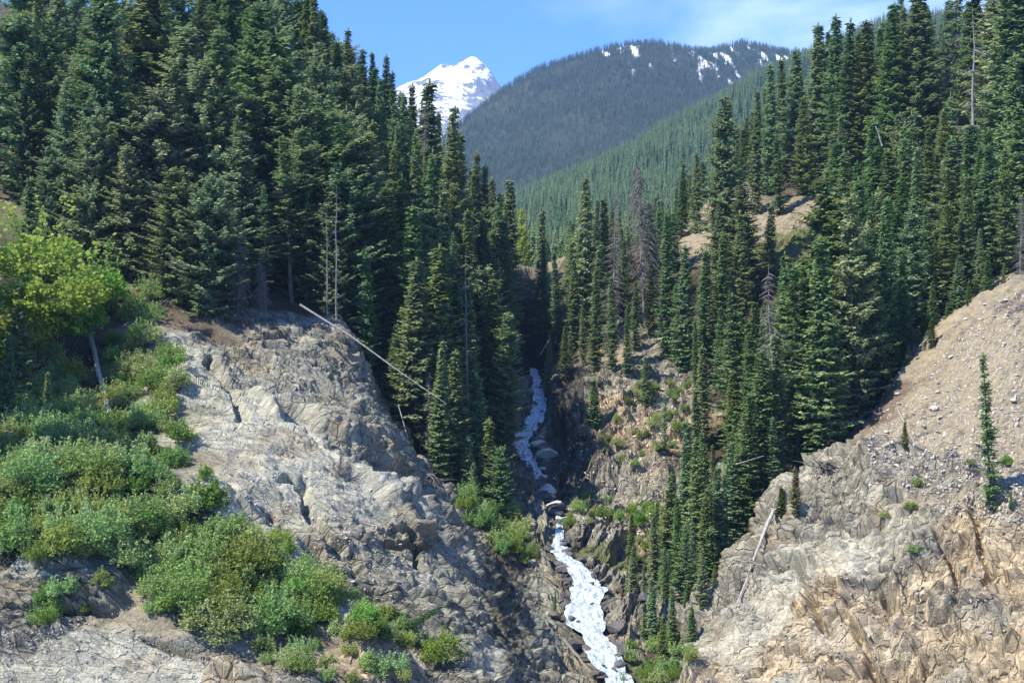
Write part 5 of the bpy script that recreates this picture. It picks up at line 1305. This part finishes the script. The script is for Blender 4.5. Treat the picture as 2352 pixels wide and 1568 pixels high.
log("dead_stem", [(2188, 905, 178.5), (2150, 893, 179)], 0.03, 0.02, "x", M_PALEWOOD) if False else None
def root_tangle(px, py, n, L0, seed, label):
    r = random.Random(seed); p = sight(px, py)[0]; g = Geo()
    for k in range(n):
        a = Vector((r.uniform(-1, 1), -abs(r.gauss(0, .5)), r.uniform(-1.1, .35))).normalized(); q = Vector((0, 0, 0.3)) + rv(r, .5); path = [q]
        for j in range(4):
            q = q + (a + rv(r, .5)).normalized() * L0 * r.uniform(.15, .4); path.append(q)
        g.tube(path, [.10, .075, .055, .035, .015], 4)
    o = link("root_tangle", g.mesh("roots", M_DARKDEAD, True)); o.location = p; tag(o, label, "roots")
root_tangle(1885, 1070, 34, 3.4, 1, "tangle of exposed grey roots under the leaning crest fir")
root_tangle(1978, 975, 26, 3.0, 2, "exposed grey roots at the scree end of the crest firs")
root_tangle(650, 770, 26, 2.6, 3, "dark roots hanging over the top of the rock bowl")
root_tangle(560, 740, 22, 2.6, 5, "dark root fringe under the small dead trees")
root_tangle(985, 1100, 22, 3.0, 4, "grey roots trailing down behind the ochre slab")

# ------------------------------------------------------------------ boulders and stones
STN = [stone_mesh(400 + i, M_STONE) for i in range(6)]; WST = [stone_mesh(420 + i, M_WETSTONE, 0.75) for i in range(5)]
def boulder(px, py, s, label, wet=False, group=None, cat="boulder", name="boulder", sink=0.2, d=None):
    if d: p = Vector(P(px, py, d))
    else:
        h = sight(px, py)
        if h is None: return
        p = h[0]
    o = bpy.data.objects.new(name, PRNG.choice(WST if wet else STN)); scene.collection.objects.link(o)
    o.location = (p.x, p.y, p.z + s * sink); o.scale = (s, s * PRNG.uniform(.8, 1.1), s * PRNG.uniform(.7, 1.1)); o.rotation_euler = (PRNG.uniform(-.3, .3), PRNG.uniform(-.4, .4), PRNG.uniform(0, 6.28))
    return tag(o, label, cat, group)
boulder(1206, 885, 2.9, "huge grey boulder blocking the top of the upper cascade", True, d=281)
boulder(1412, 1450, 1.7, "large grey boulder leaning over the lower rapids", True)
boulder(1418, 1500, 2.0, "dark rounded boulder against the bank below the leaning boulder", True)
boulder(1478, 1375, 1.5, "grey boulder above the creek bank firs", True)
boulder(1380, 1345, 1.0, "black wet boulder at the widening of the rapids", True)
boulder(1395, 1375, 0.9, "wet black boulder between the rapids and the green bank", True)
boulder(1330, 1310, 0.8, "brown boulder splitting the head of the lower rapids", True)
boulder(1302, 1335, 1.0, "dark boulder on the shaded side of the rapids head", True)
boulder(1312, 1420, 0.9, "dark boulder under the rock wall halfway down the rapids", True)
boulder(1238, 1022, 1.7, "tan boulder beside the sunlit step of the upper creek", False)
boulder(1258, 1045, 2.2, "big tan block where the creek squeezes past the dark hollow", False)
boulder(1215, 1010, 0.9, "small tan boulder in the sunlit step of the upper creek", False)
boulder(1240, 1085, 1.4, "brown block above the small white chute", False)
boulder(1252, 1128, 2.0, "tan block bridging the hidden middle of the creek", False)
boulder(1276, 1178, 2.1, "grey block bridging the hidden middle of the creek", True)
boulder(1284, 1205, 1.6, "brown-grey boulder blocking the creek above the lower rapids", True)
boulder(1205, 1040, 1.3, "tan rock at the left lip of the sunlit step", False)
boulder(1262, 1160, 1.8, "dark boulder where the creek drops out of sight", True)
boulder(1290, 1225, 1.5, "dark boulder just above the lower rapids", True)
boulder(1440, 1560, 1.3, "dark boulder at the very bottom bank of the creek", True)
boulder(1345, 1490, 0.5, "small wet rock amid the lower white water", True)
boulder(1360, 1395, 0.45, "small dark rock breaking the middle of the rapids", True)
cr_ = random.Random(31)
for k, i in enumerate((83, 86, 89, 92, 95, 98, 101)):
    c = cpath[i]; s_ = cr_.uniform(1.0, 1.7)
    o = bpy.data.objects.new("boulder", cr_.choice(WST if k % 2 else STN)); scene.collection.objects.link(o)
    o.location = (c[0] + cr_.uniform(-.5, .5), c[1] - 1.0, c[2] + 0.25); o.scale = (s_, s_, s_ * .9); o.rotation_euler = (cr_.uniform(-.4, .4), cr_.uniform(-.4, .4), cr_.uniform(0, 6.28))
    tag(o, "boulder wedged in the narrow middle stretch where the creek drops out of sight", "boulder", "boulders choking the narrow middle of the creek")
for k in range(130):
    i = cr_.randrange(14, len(cpath) - 22); c = cpath[i]; t_ = cpath[i + 1] - cpath[i]; n_ = Vector((t_[1], -t_[0], 0)).normalized(); off = cr_.choice((-1, 1)) * c[3] * (cr_.uniform(0.1, .8) if k % 4 == 0 else cr_.uniform(.95, 2.1))
    q = (c[0] + n_.x * off, c[1] + n_.y * off); s_ = cr_.uniform(.25, .55) if k % 4 == 0 else cr_.uniform(.35, 1.25); g_ = drop(*q)
    o = bpy.data.objects.new("creek_rock", cr_.choice(WST)); scene.collection.objects.link(o)
    o.location = (q[0], q[1], max(c[2] - .1, g_[0].z - .1 if g_ else -99)); o.scale = (s_ * cr_.uniform(.8, 1.2), s_, s_ * cr_.uniform(.6, 1.1)); o.rotation_euler = (cr_.uniform(-.4, .4), cr_.uniform(-.4, .4), cr_.uniform(0, 6.28))
    up = i > 84
    tag(o, ("wet dark rock along the narrow upper creek" if up else "wet dark rock along the lower rapids"), "rock", "rocks of the upper creek" if up else "rocks of the lower rapids")
boulder(2148, 942, 0.95, "largest angular boulder in the shaded scree patch")
boulder(2158, 960, 0.6, "grey boulder touching the largest one in the shaded scree")
boulder(2066, 928, 0.5, "pale flat stone at the shaded corner of the scree")
boulder(2060, 905, 0.45, "pale stone just above the shaded corner of the scree")
boulder(2310, 690, 0.6, "tan boulder near the grassy top of the scree")
boulder(2262, 700, 0.5, "small dark-edged boulder on the scree crest")
rnd = random.Random(9); k = 0
while k < 60:
    px, py = rnd.uniform(1990, 2350), rnd.uniform(690, 1120)
    if py < 1690 - px * 0.43 - 10: continue
    h = sight(px, py)
    if h is None or h[0].length > 230: continue
    boulder(px, py, rnd.uniform(0.2, 0.55), "pale angular stone lying on the tan scree slope", group="pale stones scattered over the tan scree", cat="stone", name="stone"); k += 1
def stones(name, poly, n, s0, s1, label, mats):
    items = []; xs = [p[0] for p in poly]; ys = [p[1] for p in poly]; t = 0
    while len(items) < n and t < n * 6:
        t += 1; p = (rnd.uniform(min(xs), max(xs)), rnd.uniform(min(ys), max(ys)))
        if not inside(p, poly): continue
        h = sight(*p)
        if h: items.append((h[0].x, h[0].y, h[0].z, rnd.uniform(s0, s1) * rnd.uniform(.5, 1) ** 2, rnd.uniform(0, 6.28), rnd.randrange(len(mats))))
    pts_ = items; col_objs = mats
    return mass_raw(name, [bpy.data.objects.new(name + "_kind%d" % i, m) for i, m in enumerate(mats)], items, label, "stones")
def mass_raw(name, obs, items, label, cat):
    global joined
    keep = joined; it = iter(obs)
    joined = lambda parts, nm: parts
    o = mass(name, obs, items, label, cat); joined = keep
    return o
stones("scree_stones", [(2352, 655), (2352, 1200), (2150, 1180), (2000, 1060), (1995, 985), (2100, 880), (2260, 715)], 4200, 0.06, 0.34, "small stones and rubble strewn over the tan scree", STN)
stones("rubble", [(1600, 1460), (1700, 1300), (1900, 1250), (2352, 1200), (2352, 1568), (1580, 1568)], 1100, 0.05, 0.26, "broken angular rubble caught on the ledges of the large cliff", STN)
stones("rubble", [(420, 850), (560, 930), (850, 1110), (950, 1190), (900, 1400), (760, 1330), (560, 1150), (430, 1050)], 1500, 0.05, 0.28, "pale broken shale on the ridge of the near spur", STN)
stones("rubble", [(0, 1450), (300, 1400), (480, 1500), (520, 1568), (0, 1568)], 900, 0.05, 0.22, "pale shale chips on the ledge at the near corner", STN)
stones("rubble", [(1290, 900), (1600, 850), (1640, 1000), (1480, 1280), (1300, 1200)], 1200, 0.1, 0.5, "broken tan rock over the buttress beside the creek", STN)
# ------------------------------------------------------------------ the air between here and the peaks
def add_haze(density):
    x0, x1, y0, y1, z0, z1 = -3400.0, 3400.0, -2700.0, 9300.0, -112.0, 1720.0
    v = [(x, y, z) for x in (x0, x1) for y in (y0, y1) for z in (z0, z1)]
    f = [(0, 1, 3, 2), (4, 6, 7, 5), (0, 4, 5, 1), (2, 3, 7, 6), (0, 2, 6, 4), (1, 5, 7, 3)]
    m = bpy.data.materials.new("air"); m.use_nodes = True; n, l = m.node_tree.nodes, m.node_tree.links
    n.clear(); o = n.new("ShaderNodeOutputMaterial"); p = n.new("ShaderNodeVolumePrincipled")
    p.inputs['Color'].default_value = (0.42, 0.66, 1.0, 1); p.inputs['Density'].default_value = density; p.inputs['Anisotropy'].default_value = 0.0
    l.new(p.outputs[0], o.inputs['Volume'])
    tag(link("haze", np_mesh("haze", np.array(v), np.array(f), m)), "thin blue mountain air between the near slopes and the snow peak", "haze", kind="stuff")
add_haze(0.75e-4)
